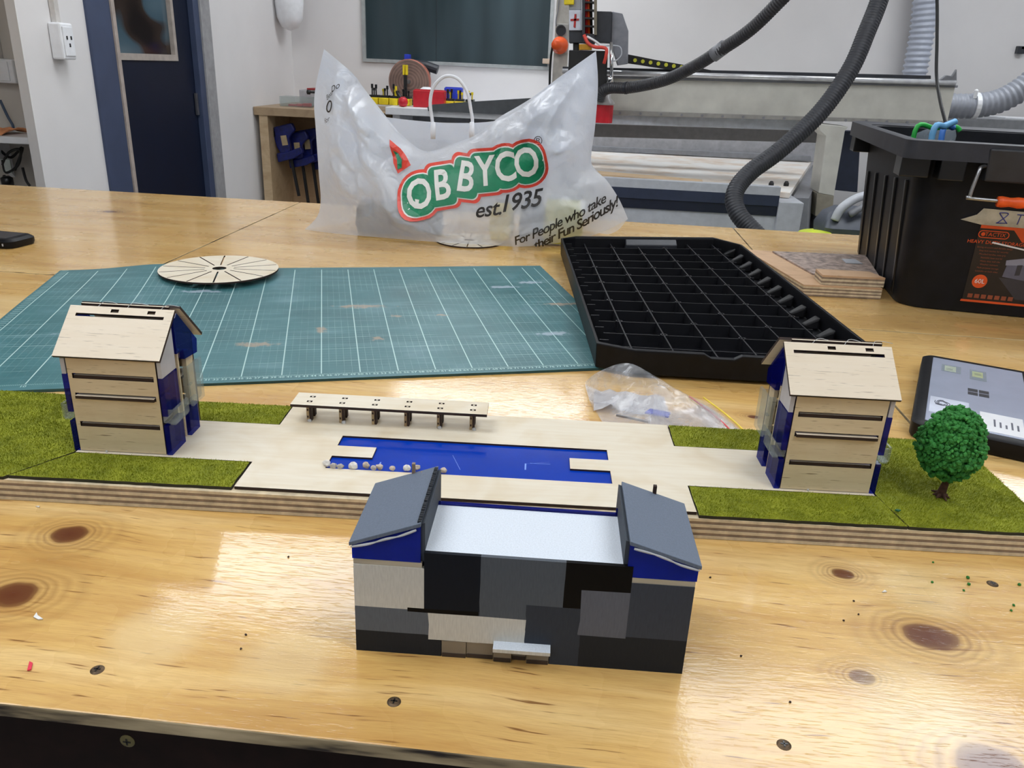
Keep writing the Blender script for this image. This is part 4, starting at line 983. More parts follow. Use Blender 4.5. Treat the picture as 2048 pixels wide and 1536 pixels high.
for (x, y) in ((0, 0), (1, 0), (0, 1), (1, 1)): mbox(WT * .40 + x * .0128, WT * .40 + x * .0128 + .0114, LT * .47 + y * .0138, LT * .47 + y * .0138 + .0114, .0222, .0224).build('logo_square', DGREY, tbt)
def sticker(x0, x1, y0, y1, mt, nm='sticker'): return mbox(x0, x1, y0, y1, .0222, .0225).build(nm, mt, tbt)
STW = paint('label_white', (222, 224, 228), .5, var=.02); STY = paint('note_yellow', (226, 228, 160), .6, var=.04); STP = paint('note_pale', (224, 228, 200), .6, var=.04); LIN = paint('label_ink', (90, 92, 104), .6)
a = sticker(.016, .030, LT - .055, LT - .032, STP, 'paper_note'); b_ = sticker(.050, .063, LT - .060, LT - .036, STY, 'paper_note')
mbox(.012, .036, LT - .060, LT - .028, .0226, .0227).build('clear_tape', CLEAR, a); mbox(.047, .067, LT - .074, LT - .030, .0226, .0227).build('clear_tape', CLEAR, b_)
for k in range(2):
    for pp, x0 in ((a, .018), (b_, .053)): mbox(x0, x0 + .008, LT - .046 - .005 * k, LT - .045 - .005 * k, .0228, .0229).build('note_line', LIN, pp)
c = sticker(.058, .103, .004, .066, STW, 'asset_label')
for k in range(5): mbox(.072 + .006 * k, .074 + .006 * k, .022, .046 - .006 * (k % 3), .0226, .0227).build('label_line', LIN, c)
dd = sticker(.003, .046, .030, .088, STW, 'asset_label'); dd.data.materials[0] = paint('label_pale', (196, 202, 218), .5)
m = MB()
for k in range(5):
    an = k * 1.3; m.tube([(.016 + .006 * math.cos(an + q * .7) * (1 + .2 * k) * (1 - .1 * q), .068 + .010 * math.sin(an + q * .7) * (1 - .1 * q), .0227) for q in range(6)], .0005, 5, smooth=3)
m.build('doodle', LIN, dd, smooth=True)['kind'] = 'stuff'

# ------------------------------------------------------------------ black phone-like device at the far left
ph = thing('handheld_device', 'black handheld device with a rounded corner at the edge of the bench', 'device', (-1.29, 1.515, 0), math.radians(-6))
m = loft([rr(0, .145, 0, .075, .018, .0005), rr(-.002, .147, -.002, .077, .019, .006), rr(-.002, .147, -.002, .077, .019, .014), rr(.004, .141, .004, .071, .016, .019)], True, True); m.build('body', BLACK, ph, auto=35)
mbox(.010, .128, .010, .066, .0188, .0196).build('screen', paint('dark_glass', (34, 38, 50), .12), ph, bevel=.001)
mbox(.1285, .1315, -.0022, -.0012, .006, .011).build('port', LGREY, ph)

# ------------------------------------------------------------------ zip bag with small parts
zb = thing('zip_bag', 'clear zip-seal bag holding small parts behind the model base', 'zip bag', (.10, .93, 0))
ZO = np.array([.10, .93, 0])
FILM = NT('clear_zip_film'); f = FILM.noise(FILM.coord((1, 1, 1)), 60, 4); FILM.l(FILM.ramp(f, [(.3, (206, 210, 218)), (.7, (238, 240, 246))]), FILM.b.inputs['Base Color']); FILM.set(Roughness=.12, Specular_IOR_Level=.8); FILM.bump(f, .35, .004)
trn = FILM.n('ShaderNodeBsdfTransparent'); mxs = FILM.n('ShaderNodeMixShader')
FILM.l(FILM.ramp(FILM.noise(FILM.coord(), 22, 4, .6, .6), [(.35, BW(.86)), (.62, BW(.52))]), mxs.inputs[0]); FILM.l(FILM.b.outputs[0], mxs.inputs[1]); FILM.l(trn.outputs[0], mxs.inputs[2]); FILM.l(mxs.outputs[0], FILM.out.inputs[0])
def curve3(pts, n):
    P = [Vector(p) for p in pts]; C_ = catmull(P, 12); L = [0]
    for i in range(1, len(C_)): L.append(L[-1] + (C_[i] - C_[i - 1]).length)
    out = []
    for k in range(n):
        t = L[-1] * k / (n - 1); i = 0
        while i < len(L) - 2 and L[i + 1] < t: i += 1
        w_ = (t - L[i]) / max(1e-9, L[i + 1] - L[i]); out.append(np.array(C_[i].lerp(C_[min(i + 1, len(C_) - 1)], min(1, max(0, w_)))))
    return np.array(out)
def coons(bot, top, lef, rig, nu, nv):
    b_, t_, l_, r_ = curve3(bot, nu), curve3(top, nu), curve3(lef, nv), curve3(rig, nv)
    U = np.linspace(0, 1, nu)[:, None, None]; V_ = np.linspace(0, 1, nv)[None, :, None]
    return (1 - V_) * b_[:, None] + V_ * t_[:, None] + (1 - U) * l_[None] + U * r_[None] - ((1 - U) * (1 - V_) * b_[0] + U * (1 - V_) * b_[-1] + (1 - U) * V_ * t_[0] + U * V_ * t_[-1])
z_ = lambda u, v, z: tuple(atz(u, v, z))
bot = [z_(1206, 846, .001), z_(1280, 850, .012), z_(1360, 856, .012), z_(1482, 862, .0015)]
top = [z_(1170, 764, .004), z_(1196, 744, .028), z_(1254, 726, .052), z_(1310, 752, .046), z_(1366, 786, .026), z_(1405, 800, .006)]
lef = [bot[0], z_(1182, 800, .006), top[0]]; rig = [bot[-1], z_(1445, 828, .004), top[-1]]
Gz = coons(bot, top, lef, rig, 40, 24)
for i in range(40):
    for j in range(24):
        q = Gz[i, j]; e_ = math.sin(math.pi * i / 39) * math.sin(math.pi * j / 23)
        Gz[i, j, 2] = max(.0012, q[2] + e_ * (.012 * noise.noise(Vector((q[0] * 38, q[1] * 38, 0))) + .008 * abs(noise.noise(Vector((q[0] * 90, q[1] * 60, 5)))) + .006))
MB().grid(Gz).build('bag_film', FILM.mat, zb, org=ZO, smooth=True)
Gl = Gz.copy(); Gl[:, :, 2] = np.minimum(Gz[:, :, 2] - .0006, .0008 + .1 * Gz[:, :, 2]); MB().grid(Gl[::-1]).build('bag_film', FILM.mat, zb, org=ZO, smooth=True)
for nm, mt, off in (('seal_red', paint('zip_red', (206, 72, 76), .5), (-22, -4)), ('seal_yellow', paint('zip_yellow', (236, 208, 70), .5), (6, -2))):
    P_ = [z_(1405 + off[0] - 4, 797 + off[1], .009), z_(1440 + off[0], 826 + off[1], .008), z_(1468 + off[0], 850 + off[1], .006), z_(1480 + off[0], 862 + off[1], .004)]
    MB().tube(P_, .0011, 8, smooth=6).build(nm, mt, zb, org=ZO, smooth=True)
p = atz(1310, 825, .012); o = MB().prism([(-.012, -.004), (.016, -.008), (.018, .003), (-.006, .007)], 0, .002).build('blue_offcut', BLUEP); o.location = (p[0], p[1], .011); o.rotation_euler = (.1, 0, -.1); tag(o, 'blue acrylic scrap inside the clear zip bag', 'scrap')
p = atz(1266, 839, .012); o = MB().box(-.020, .020, -.0012, .0012, 0, .0022).build('metal_rod', MGREY); o.location = (p[0], p[1], .012); o.rotation_euler = (0, .05, -.22); tag(o, 'thin grey rod inside the clear zip bag', 'rod')
m = MB(); G_ = np.array([[(x, y, .002 + .010 * max(0, noise.noise(Vector((x * 60, y * 60, 9))) + .35)) for y in np.linspace(-.03, .03, 8)] for x in np.linspace(-.045, .045, 10)]); o = m.grid(G_).build('crumpled_wrap', FROST, smooth=True); o.location = (.075, .93, 0); tag(o, 'crumpled cloudy plastic wrap inside the clear zip bag', 'plastic wrap')

# ------------------------------------------------------------------ scraps on the bench
def scrap(lab, P, pts, c, th=.0008, nm='paper_scrap', rz=0):
    o = MB().prism(pts, 0, th).build(nm, paint(nm + '_' + str(len(bpy.data.materials)), c, .6)); o.location = (P[0], P[1], .0004); o.rotation_euler = (0, 0, rz); tag(o, lab, 'scrap'); return o
scrap('torn white paper scrap on the bench front', atz(77, 1235), [(-.004, .004), (-.001, .001), (.005, -.002), (.002, -.003), (-.003, -.001)], (226, 226, 224))
scrap('tiny pink-red scrap on the bench near the front edge', atz(62, 1332), [(-.003, .003), (.0, .002), (.003, -.004), (.001, -.005)], (220, 50, 76))
scrap('tiny white chip on the bench by the base board', atz(76, 1015), [(-.002, 0), (.001, .001), (.002, -.001)], (230, 228, 222), .001, 'wood_chip')
scrap('white chip on the bench in front of the turf', atz(1768, 1185), [(-.002, -.001), (.001, .002), (.002, 0)], (238, 238, 236), .001, 'wood_chip')
scrap('small green stray leaf tuft on the turf near the tree', atz(1795, 1022, .026), [(-.0025, 0), (0, .0018), (.0028, 0), (0, -.0018)], (24, 92, 60), .0012, 'foliage_tuft').location.z = .0262
for k, (u, v) in enumerate([(1866, 1126), (1935, 1157), (1864, 1166), (1927, 1182), (1937, 1170), (2027, 1212), (2022, 1222), (2038, 1171)]):
    P = atz(u, v); r_ = .0010 + .0005 * ((k * 5) % 3) * .5; bm = bmesh.new(); bmesh.ops.create_icosphere(bm, subdivisions=1, radius=r_)
    for vv in bm.verts: vv.co *= 1 + .5 * noise.noise(vv.co * 1500 + Vector((k, 0, 0)))
    me = bpy.data.meshes.new('foliage_crumb'); bm.to_mesh(me); bm.free(); me.materials.append(FOL); o = bpy.data.objects.new('foliage_crumb', me); COL.objects.link(o); o.location = (P[0], P[1], r_ * .8)
    tag(o, 'green foliage crumb fallen on the bench in front of the tree', 'crumb', 'foliage crumbs on the bench')
for k, (u, v) in enumerate([(1482, 1313), (1420, 1156), (1707, 1203), (1717, 1230), (1687, 1242), (1580, 1405), (577, 1115), (482, 1299), (492, 1271), (600, 440)]):
    P = atz(u, v); bm = bmesh.new(); bmesh.ops.create_icosphere(bm, subdivisions=1, radius=.0009)
    for vv in bm.verts: vv.co *= 1 + .6 * noise.noise(vv.co * 1500 + Vector((k, 3, 0)))
    me = bpy.data.meshes.new('dark_crumb'); bm.to_mesh(me); bm.free(); me.materials.append(BURNT); o = bpy.data.objects.new('dark_crumb', me); COL.objects.link(o); o.location = (P[0], P[1], .0007)
    tag(o, ['dark crumb beside the lower corner of the grey building', 'dark crumb under the wing roof edge nearest the turf', 'topmost of three dark crumbs near the largest knot', 'middle of three dark crumbs near the largest knot', 'lowest of three dark crumbs near the largest knot', 'dark crumb above the front edge screw in the pale reflection', 'dark crumb in the bright reflection beside the white wall patch', 'lower of two dark crumbs in front of the bright reflection', 'upper of two dark crumbs in front of the bright reflection', 'dark crumb by the bench seam near the carrier bag'][k], 'crumb', 'dark crumbs on the bench')

# ------------------------------------------------------------------ white plastic carrier bag
bg = thing('carrier_bag', 'white plastic carrier bag with a red and green shop logo standing on the bench', 'carrier bag', (-.28, 1.90, 0))
GO = np.array([-.28, 1.90, 0])
def a3(u, v, y, zmin=.0042):
    p = at(u, v, y); p[2] = max(zmin, p[2]); return tuple(p)
fb_ = [a3(610, 464, 1.855), a3(680, 470, 1.842), a3(770, 478, 1.836), a3(860, 483, 1.834), a3(960, 488, 1.834), a3(1040, 492, 1.836), a3(1120, 482, 1.86), a3(1200, 464, 1.90), a3(1256, 438, 1.95)]
ft_ = [a3(648, 98, 1.93), a3(700, 142, 1.90), a3(745, 196, 1.88), a3(778, 240, 1.865), a3(810, 275, 1.86), a3(852, 302, 1.86), a3(905, 288, 1.86), a3(955, 268, 1.865), a3(1003, 232, 1.87), a3(1060, 198, 1.88), a3(1125, 150, 1.90), a3(1192, 102, 1.93)]
fl_ = [fb_[0], a3(640, 420, 1.87), a3(637, 340, 1.885), a3(632, 265, 1.90), a3(629, 190, 1.915), ft_[0]]
fr_ = [fb_[-1], a3(1238, 398, 1.94), a3(1213, 360, 1.93), a3(1183, 328, 1.925), a3(1190, 255, 1.925), a3(1196, 170, 1.93), ft_[-1]]
NU, NV = 190, 120
FG = coons(fb_, ft_, fl_, fr_, NU, NV)
LOGO0 = at(960, 360, 1.84)
CREASE = [(690, 150, 735, 290, .020), (735, 290, 868, 468, .026), (655, 110, 668, 250, .012), (668, 250, 760, 395, .022), (640, 300, 755, 392, .016), (1188, 112, 1085, 262, .020), (1120, 152, 1028, 296, .014), (1003, 236, 958, 300, .014), (1182, 330, 1098, 296, .018), (1212, 378, 1118, 352, .018), (760, 398, 642, 372, .018), (850, 468, 772, 380, .016), (935, 470, 850, 440, .014), (1070, 395, 1190, 430, .014), (1180, 200, 1105, 330, .014), (1100, 170, 1150, 300, .012), (870, 290, 800, 330, .014), (640, 420, 700, 452, .014), (1000, 470, 1120, 440, .012), (700, 200, 800, 300, .016), (720, 180, 770, 330, .012), (1140, 140, 1190, 250, .012), (640, 230, 700, 380, .012), (720, 430, 830, 400, .012), (1060, 210, 1120, 245, .012), (900, 440, 960, 478, .010), (1120, 300, 1185, 270, .012)]
def _bxz(u, v): p = at(u, v, 1.85); return np.array([p[0], p[2]])
CREASE = [(*map(float, _bxz(a, b)), *map(float, _bxz(c, d) - _bxz(a, b)), float(((_bxz(c, d) - _bxz(a, b)) ** 2).sum()), h * 1.25) for a, b, c, d, h in CREASE]
def crumple(x, z):
    c = .012 * noise.noise(Vector((x * 5, z * 5, 9)))
    w1 = noise.noise(Vector((x * 9, z * 9, 21))) * .05
    c += .030 * abs(noise.noise(Vector(((x + w1) * 8 + z * 4, z * 6, 4)))) + .022 * abs(noise.noise(Vector(((x - w1) * 17 - z * 9, z * 15, 14)))) + .009 * abs(noise.noise(Vector((x * 36 + z * 12, z * 34, 24))))
    qx, qz = x + .012 * noise.noise(Vector((x * 14, z * 14, 31))), z + .012 * noise.noise(Vector((x * 14, z * 14, 37)))
    for ax_, az_, bx_, bz_, L2, h in CREASE:
        t = ((qx - ax_) * bx_ + (qz - az_) * bz_) / L2; t = 0 if t < 0 else 1 if t > 1 else t
        ex_, ez_ = qx - ax_ - bx_ * t, qz - az_ - bz_ * t; dd_ = math.sqrt(ex_ * ex_ + ez_ * ez_)
        if dd_ < .055:
            side = bx_ * (qz - az_) - bz_ * (qx - ax_)
            c += h * max(0, 1 - dd_ / (.022 if side > 0 else .055)) * min(1, 4 * t + .2, 4 * (1 - t) + .2)
    return c
def fold(u, v):                               # the gusset crease from the ear down to the base, and drape lines
    c = .020 * math.exp(-((u - (.13 + .10 * (1 - v))) / .035) ** 2) * (.3 + .7 * v)
    c -= .014 * math.exp(-((u - (.20 + .18 * (1 - v))) / .05) ** 2)
    c += .012 * math.sin((u * 9 + v * 3.0)) * (1 - abs(2 * u - 1)) * .6
    return c
base_y = FG[:, :, 1].copy()
for i in range(NU):
    for j in range(NV):
        u, v = i / (NU - 1), j / (NV - 1); x, y, z = FG[i, j]
        e_ = min(1, 8 * u) * min(1, 8 * (1 - u)) * min(1, 6 * (1 - v) + .25) * min(1, 5 * v + .1)
        lw = math.exp(-(((x - LOGO0[0] + .0) / .22) ** 2 + ((z - LOGO0[2] + .01) / .10) ** 2) ** 2)
        bulge = .055 * math.sin(math.pi * u) ** .8 * math.sin(math.pi * min(1, v * .9 + .12)) ** .8
        FG[i, j, 1] = y - bulge + e_ * (fold(u, v) * (1 - .6 * lw) - crumple(x, z) * (1 - .85 * lw))
        FG[i, j, 0] += e_ * .004 * noise.noise(Vector((x * 20, z * 20, 2)))
    FG[i, 0, 2] = max(.0042, FG[i, 0, 2])
FG[:, :, 2] = np.maximum(FG[:, :, 2], .0042)
t = NT('bag_film_white'); co = t.coord(); f = t.noise(co, 9, 3)
t.l(t.ramp(f, [(.3, (222, 230, 244)), (.7, (236, 242, 252))]), t.b.inputs['Base Color']); t.set(Roughness=.3, Specular_IOR_Level=.6, Coat_Weight=.6, Coat_Roughness=.16); nb = t.bump(t.noise(t.coord((1, 1, 1)), 38, 4, .55, 1.2), .45, .006); t.l(nb, t.b.inputs['Coat Normal'])
tl2 = t.n('ShaderNodeBsdfTranslucent'); tl2.inputs[0].default_value = rgb((228, 236, 250)); m1 = t.n('ShaderNodeMixShader'); m1.inputs[0].default_value = .42
tp2 = t.n('ShaderNodeBsdfTransparent'); m2 = t.n('ShaderNodeMixShader')
sep = t.n('ShaderNodeSeparateXYZ'); t.l(co, sep.inputs[0])
t.l(t.ramp(sep.outputs[2], [(.0, BW(.46)), (.11, BW(.40)), (.19, BW(.10)), (1, BW(.06))]), m2.inputs[0])
t.l(t.b.outputs[0], m1.inputs[1]); t.l(tl2.outputs[0], m1.inputs[2]); t.l(m1.outputs[0], m2.inputs[1]); t.l(tp2.outputs[0], m2.inputs[2]); t.l(m2.outputs[0], t.out.inputs[0])
BAGM = t.mat
MB().grid(FG).build('front_sheet', BAGM, bg, org=GO, smooth=True)
# rear sheet shares the side edges; its mouth sags between the ears
bt_ = [FG[0, -1], a3(700, 190, 1.985), a3(742, 226, 2.03), a3(800, 238, 2.06), a3(905, 246, 2.075), a3(1000, 240, 2.06), a3(1080, 206, 2.00), FG[-1, -1]]
bb_ = [FG[0, 0], (-.55, 2.0, .0042), (-.35, 2.06, .0042), (-.10, 2.06, .0042), (.06, 2.01, .0042), FG[-1, 0]]
RG = coons([tuple(p) for p in bb_], [tuple(p) for p in bt_], [tuple(FG[0, j]) for j in range(0, NV, 12)] + [tuple(FG[0, -1])], [tuple(FG[-1, j]) for j in range(0, NV, 12)] + [tuple(FG[-1, -1])], 70, 40)
for i in range(70):
    for j in range(40):
        u, v = i / 69, j / 39; e_ = min(1, 6 * u) * min(1, 6 * (1 - u)) * min(1, 5 * (1 - v) + .1)
        RG[i, j, 1] += e_ * (.5 * crumple(RG[i, j, 0] + 3, RG[i, j, 2]) + .03 * math.sin(math.pi * u))
RG[:, :, 2] = np.maximum(RG[:, :, 2], .0042)
MB().grid(RG[::-1]).build('rear_sheet', BAGM, bg, org=GO, smooth=True)
def rearp(u, v): return at(u, v, 2.075)
hp = [rearp(868, 262), rearp(866, 240), rearp(862, 205), rearp(868, 175), rearp(885, 156), rearp(902, 152), rearp(920, 160), rearp(936, 185), rearp(943, 220), rearp(946, 240), rearp(945, 262)]
HNDL = paint('handle_white', (236, 238, 244), .3, var=.02)
MB().tube([p + np.array([0, -.01, 0]) for p in hp], .0042, 10, smooth=6).build('handle_loop', HNDL, bg, org=GO, smooth=True)
for k in (0, -1):
    p = hp[k] + np.array([0, -.012, .0]); MB().lathe([(.006, -.018), (.007, 0), (.0055, .022)], 12, M=Matrix.Translation(p)).build('handle_stud', HNDL, bg, org=GO, smooth=True)
# print laid on the front sheet
flat = FG.reshape(-1, 3)
XG, ZG = FG[:, :, 0], FG[:, :, 2]
def onbag(lift):
    def fn(q):
        x, z = q.x, q.y                      # wanted world x, z
        d_ = (flat[:, 0] - x) ** 2 + (flat[:, 2] - z) ** 2; k = np.argpartition(d_, 4)[:4]; w_ = 1 / (d_[k] + 1e-9)
        y = (flat[k, 1] * w_).sum() / w_.sum(); return (x - GO[0], y - lift - GO[1], max(z, .006))
    return fn
def bagxz(u, v): p = at(u, v, 1.82); return p[0], p[2]
INK_R = paint('ink_red', (226, 72, 56), .4, var=.05); INK_G = paint('ink_green', (8, 132, 92), .4, var=.06); INK_W = paint('ink_white', (232, 232, 228), .4, var=.03); INK_K = paint('ink_black', (40, 38, 38), .5, var=.05)
letters = [('O', 846, 386, -14), ('B', 888, 369, -12), ('B', 934, 354, 4), ('Y', 972, 343, -8), ('C', 1012, 335, -10), ('O', 1054, 327, -14)]
SZ = .086
LIFT = {'R': .0052, 'P': .0064, 'G': .0076, 'W': .0088}
HALF = {'O': (.0265, .0330, 1), 'B': (.0205, .0310, 0), 'Y': (.0225, .0310, 0), 'C': (.0250, .0330, 1)}
def subdivide_to(bm, L):
    bmesh.ops.triangulate(bm, faces=bm.faces)
    for _ in range(4):
        le = [e_ for e_ in bm.edges if e_.calc_length() > L]
        if not le: break
        bmesh.ops.subdivide_edges(bm, edges=le, cuts=1); bmesh.ops.triangulate(bm, faces=bm.faces)
def lay(pts, ink, lift, nm):
    bm = bmesh.new(); bm.faces.new([bm.verts.new((x, z, 0)) for x, z in pts]); subdivide_to(bm, .011); fn = onbag(lift)
    for v in bm.verts: v.co = Vector(fn(v.co))
    me = bpy.data.meshes.new(nm); bm.to_mesh(me); bm.free(); me.materials.append(ink); o = bpy.data.objects.new(nm, me); COL.objects.link(o); o.parent = bg
for key, mg, ink, nm in (('R', .0190, INK_R, 'logo_border'), ('P', .0125, INK_W, 'logo_line'), ('G', .0100, INK_G, 'logo_ground')):
    for ch, u, v, a in letters:
        x, z = bagxz(u, v); hx, hz_, rd = HALF[ch]; hx += mg; hz_ += mg; rr_ = min(hx, hz_) * (.92 if rd else .38); ca, sa = math.cos(math.radians(-a)), math.sin(math.radians(-a))
        lay([(x + px * ca - pz * sa, z + px * sa + pz * ca) for px, pz in rrect(-hx, hx, -hz_, hz_, rr_, 6)], ink, LIFT[key], nm)
for ch, u, v, a in letters:
    x, z = bagxz(u, v); M_ = Matrix.Translation((x, z, 0)) @ Matrix.Rotation(math.radians(-a), 4, 'Z') @ Matrix.Diagonal((.80, 1.0, 1, 1))
    text_mesh('logo_letter', ch, SZ, INK_W, bg, M_, offset=.0018, fn=onbag(LIFT['W']), maxedge=.011)
def blobp(pts, ink, lift, nm):
    bm = bmesh.new(); vs = [bm.verts.new((*bagxz(u, v), 0)) for u, v in pts]; bm.faces.new(vs)
    bmesh.ops.triangulate(bm, faces=bm.faces)
    for _ in range(3):
        le = [e_ for e_ in bm.edges if e_.calc_length() > .014]
        if le: bmesh.ops.subdivide_edges(bm, edges=le, cuts=1); bmesh.ops.triangulate(bm, faces=bm.faces)
    fn = onbag(lift)
    for v in bm.verts: v.co = Vector(fn(v.co))
    me = bpy.data.meshes.new(nm); bm.to_mesh(me); bm.free(); me.materials.append(ink); o = bpy.data.objects.new(nm, me); COL.objects.link(o); o.parent = bg
# the folded-away first letter
blobp([(779, 279), (800, 297), (812, 312), (822, 330), (800, 345), (790, 325)], INK_R, .0052, 'logo_border'); blobp([(788, 300), (797, 306), (806, 318), (806, 334), (799, 337), (796, 318)], INK_G, .0074, 'logo_ground')
blobp([(818, 392), (850, 402), (862, 405), (860, 421), (818, 418)], INK_R, .0050, 'logo_border'); blobp([(826, 380), (852, 390), (851, 411), (832, 410)], INK_G, .0074, 'logo_ground'); blobp([(838, 392), (846, 394), (845, 405), (840, 404)], INK_W, .0088, 'logo_letter')
def bagtext(s, u, v, size, ang, ink, sh=.2, sp=1.0, off=0):
    x, z = bagxz(u, v); text_mesh('bag_print', s, size, ink, bg, Matrix.Translation((x, z, 0)) @ Matrix.Rotation(math.radians(ang), 4, 'Z'), shear=sh, spacing=sp, offset=off, fn=onbag(.0052), maxedge=.02)
bagtext('est.', 979, 414, .046, 10, INK_K, .35, .95, .0006); bagtext('1935', 1040, 401, .050, 11, INK_K, .35, .92, .0008)
bagtext('®', 1076, 283, .026, 8, INK_K, 0)
bagtext('For People who take', 1118, 444, .030, 25, INK_K, .45, .88, .0004); bagtext('their Fun Seriously!', 1150, 456, .032, 27, INK_K, .45, .86, .0006)
bagtext('Do', 655, 177, .018, 35, INK_K, .4); bagtext('Bear', 644, 192, .014, 40, INK_K, .4); bagtext('0', 643, 216, .040, -5, INK_K, .2); bagtext('for', 640, 243, .014, 30, INK_K, .4)
# what shows through the bag
for lab, (u, v), w_, h_, mt, ang in (('yellow packet seen blurred through the carrier bag', (1004, 440), .045, .085, YELLOW, -.2), ('yellow-green packet seen blurred near the slogan', (1128, 405), .085, .10, paint('packet_olive', (206, 200, 90), .5), .1), ('dark packet seen blurred low in the carrier bag', (800, 452), .20, .07, paint('packet_grey', (92, 96, 92), .5), .0), ('grey roll seen blurred between the yellow packets', (1066, 425), .055, .09, paint('packet_slate', (116, 124, 136), .5), .15)):
    p = at(u, v, 1.885); c = thing('wrapped_packet', lab, 'packet', (p[0], 1.885, .0045), ang)
    m = loft([rr(-w_ / 2, w_ / 2, -.02, .02, .008, 0), rr(-w_ / 2 - .004, w_ / 2 + .004, -.026, .026, .010, h_ * .3), rr(-w_ / 2, w_ / 2, -.024, .024, .010, h_ * .8), rr(-w_ / 2 + .005, w_ / 2 - .005, -.008, .008, .004, h_)], True, True); m.build('pouch', mt, c, auto=50)
    mbox(-w_ / 2 + .006, w_ / 2 - .006, -.0035, .0035, h_, h_ + .008).build('seam', LGREY, c)

# ------------------------------------------------------------------ clamp bench in the corner
BX0 = XL + .003; P = atx(505, 213, XL); BY0 = P[1]; BZ = P[2]
cb = thing('plywood_bench', 'plywood tool bench in the corner with an open cavity for clamps', 'bench', (BX0, BY0, FL))
H_ = BZ - FL; BLW = .75; MDFW = birch('bench_birch', (196, 172, 138), (160, 132, 98), 0, .6)
mbox(0, BLW, 0, YB - BY0 - .005, H_ - .045, H_).build('bench_top', birch('bench_top', (170, 146, 116), (136, 112, 86), 0, .6), cb, bevel=.003)
mbox(.025, .075, .012, YB - BY0 - .01, 0, H_ - .045).build('side_panel', MDFW, cb)
mbox(BLW - .06, BLW - .01, .012, YB - BY0 - .01, 0, H_ - .045).build('side_panel', MDFW, cb)
mbox(.075, BLW - .06, .36, .38, 0, H_ - .045).build('back_panel', birch('cavity_board', (176, 146, 112), (146, 116, 84), 0, .5), cb)
mbox(.075, BLW - .06, .02, .36, .08, .11).build('bottom_shelf', MDFW, cb)
# clamps hang in the cavity
YC = BY0 + .30
def clamp(lab, u, v, L, lean, dy=0):
    YK = BY0 + .10 + dy; p = at(u, v, YK); c = thing('bar_clamp', lab, 'clamp', (p[0], YK + .03, p[2]), 0, 'blue bar clamps hanging in the bench')
    c.rotation_euler = (0, lean, 0); c.scale = (1.3, 1, 1.3)
    mbox(-.006, .006, -.006, .006, -L, .04).build('bar', CORD, c)
    m = MB(); m.prism([(-.05, .05), (.045, .06), (.055, .03), (.02, .0), (.015, -.06), (-.03, -.075), (-.045, -.03)], -.016, .016, M=Matrix(((1, 0, 0, 0), (0, 0, 1, -.024), (0, 1, 0, 0), (0, 0, 0, 1)))); m.build('jaw_body', BLUED, c, bevel=.006)
    m = MB(); m.prism([(-.05, -.10), (.03, -.09), (.075, -.07), (.07, -.045), (.0, -.06), (-.05, -.06)], -.014, .014, M=Matrix(((1, 0, 0, 0), (0, 0, 1, -.036), (0, 1, 0, 0), (0, 0, 0, 1)))); m.build('trigger', BLUED, c, bevel=.005)
    mbox(-.012, .014, -.054, -.050, -.03, .012).build('clamp_label', paint('label_tan', (170, 150, 116), .6), c); mbox(-.055, -.035, -.04, -.008, .01, .05).build('pad', CORD, c, bevel=.003)
clamp('blue bar clamp hanging closest to the bench side panel', 570, 276, .26, -.16, .0); clamp('blue bar clamp hanging second along in the bench', 596, 290, .30, -.10, .07)
clamp('blue bar clamp hanging third along in the bench', 616, 284, .31, -.10, .14); clamp('blue bar clamp half hidden behind the carrier bag', 642, 296, .22, -.05, .20)
# clear boxes and a red press on the bench
YT = BY0 + .22
p = at(600, 210, YT)
bxp = thing('parts_box', 'small clear plastic box with red bits on the corner bench', 'plastic box', (p[0] - .01, YT, BZ))
m = MB(); m.plate([-.09, -.086, .086, .09], [-.06, -.056, .056, .06], lambda i, j: not (i == 1 and j == 1), .003, .055); m.box(-.09, .09, -.06, .06, 0, .003); m.build('tub', CLEAR, bxp)
for k, x in enumerate((-.05, .0, .04)): mbox(x, x + .035, -.03, .02, .003, .012 + .004 * k).build('red_bit', RED, bxp)
b2_ = thing('lidded_box', 'clear lidded box with a dark red lid strip behind the small tub', 'plastic box', (p[0] + .07, YT + .17, BZ))
mbox(-.11, .11, -.06, .06, 0, .09).build('tub', FROST, b2_, bevel=.004); mbox(-.06, .12, -.065, .065, .091, .100).build('lid', paint('lid_red', (150, 36, 38), .5), b2_)
p = at(634, 205, YT - .05); rp = thing('hand_press', 'red hand tool with a black knob standing on the corner bench', 'hand tool', (p[0] + .04, YT - .07, BZ))
MB().lathe([(.03, 0), (.026, .03), (.016, .05), (.014, .11), (.02, .12)], 14).build('body', RED, rp, smooth=True); MB().tube([(-.075, 0, .085), (.0, 0, .085), (.02, 0, .085)], .006, 8).build('lever', CORD, rp); MB().lathe([(.004, -.012), (.013, -.008), (.013, .008), (.004, .012)], 12, M=Matrix.Translation((-.08, 0, .085)) @ Matrix.Rotation(math.pi / 2, 4, 'Y')).build('knob', CORD, rp, smooth=True)

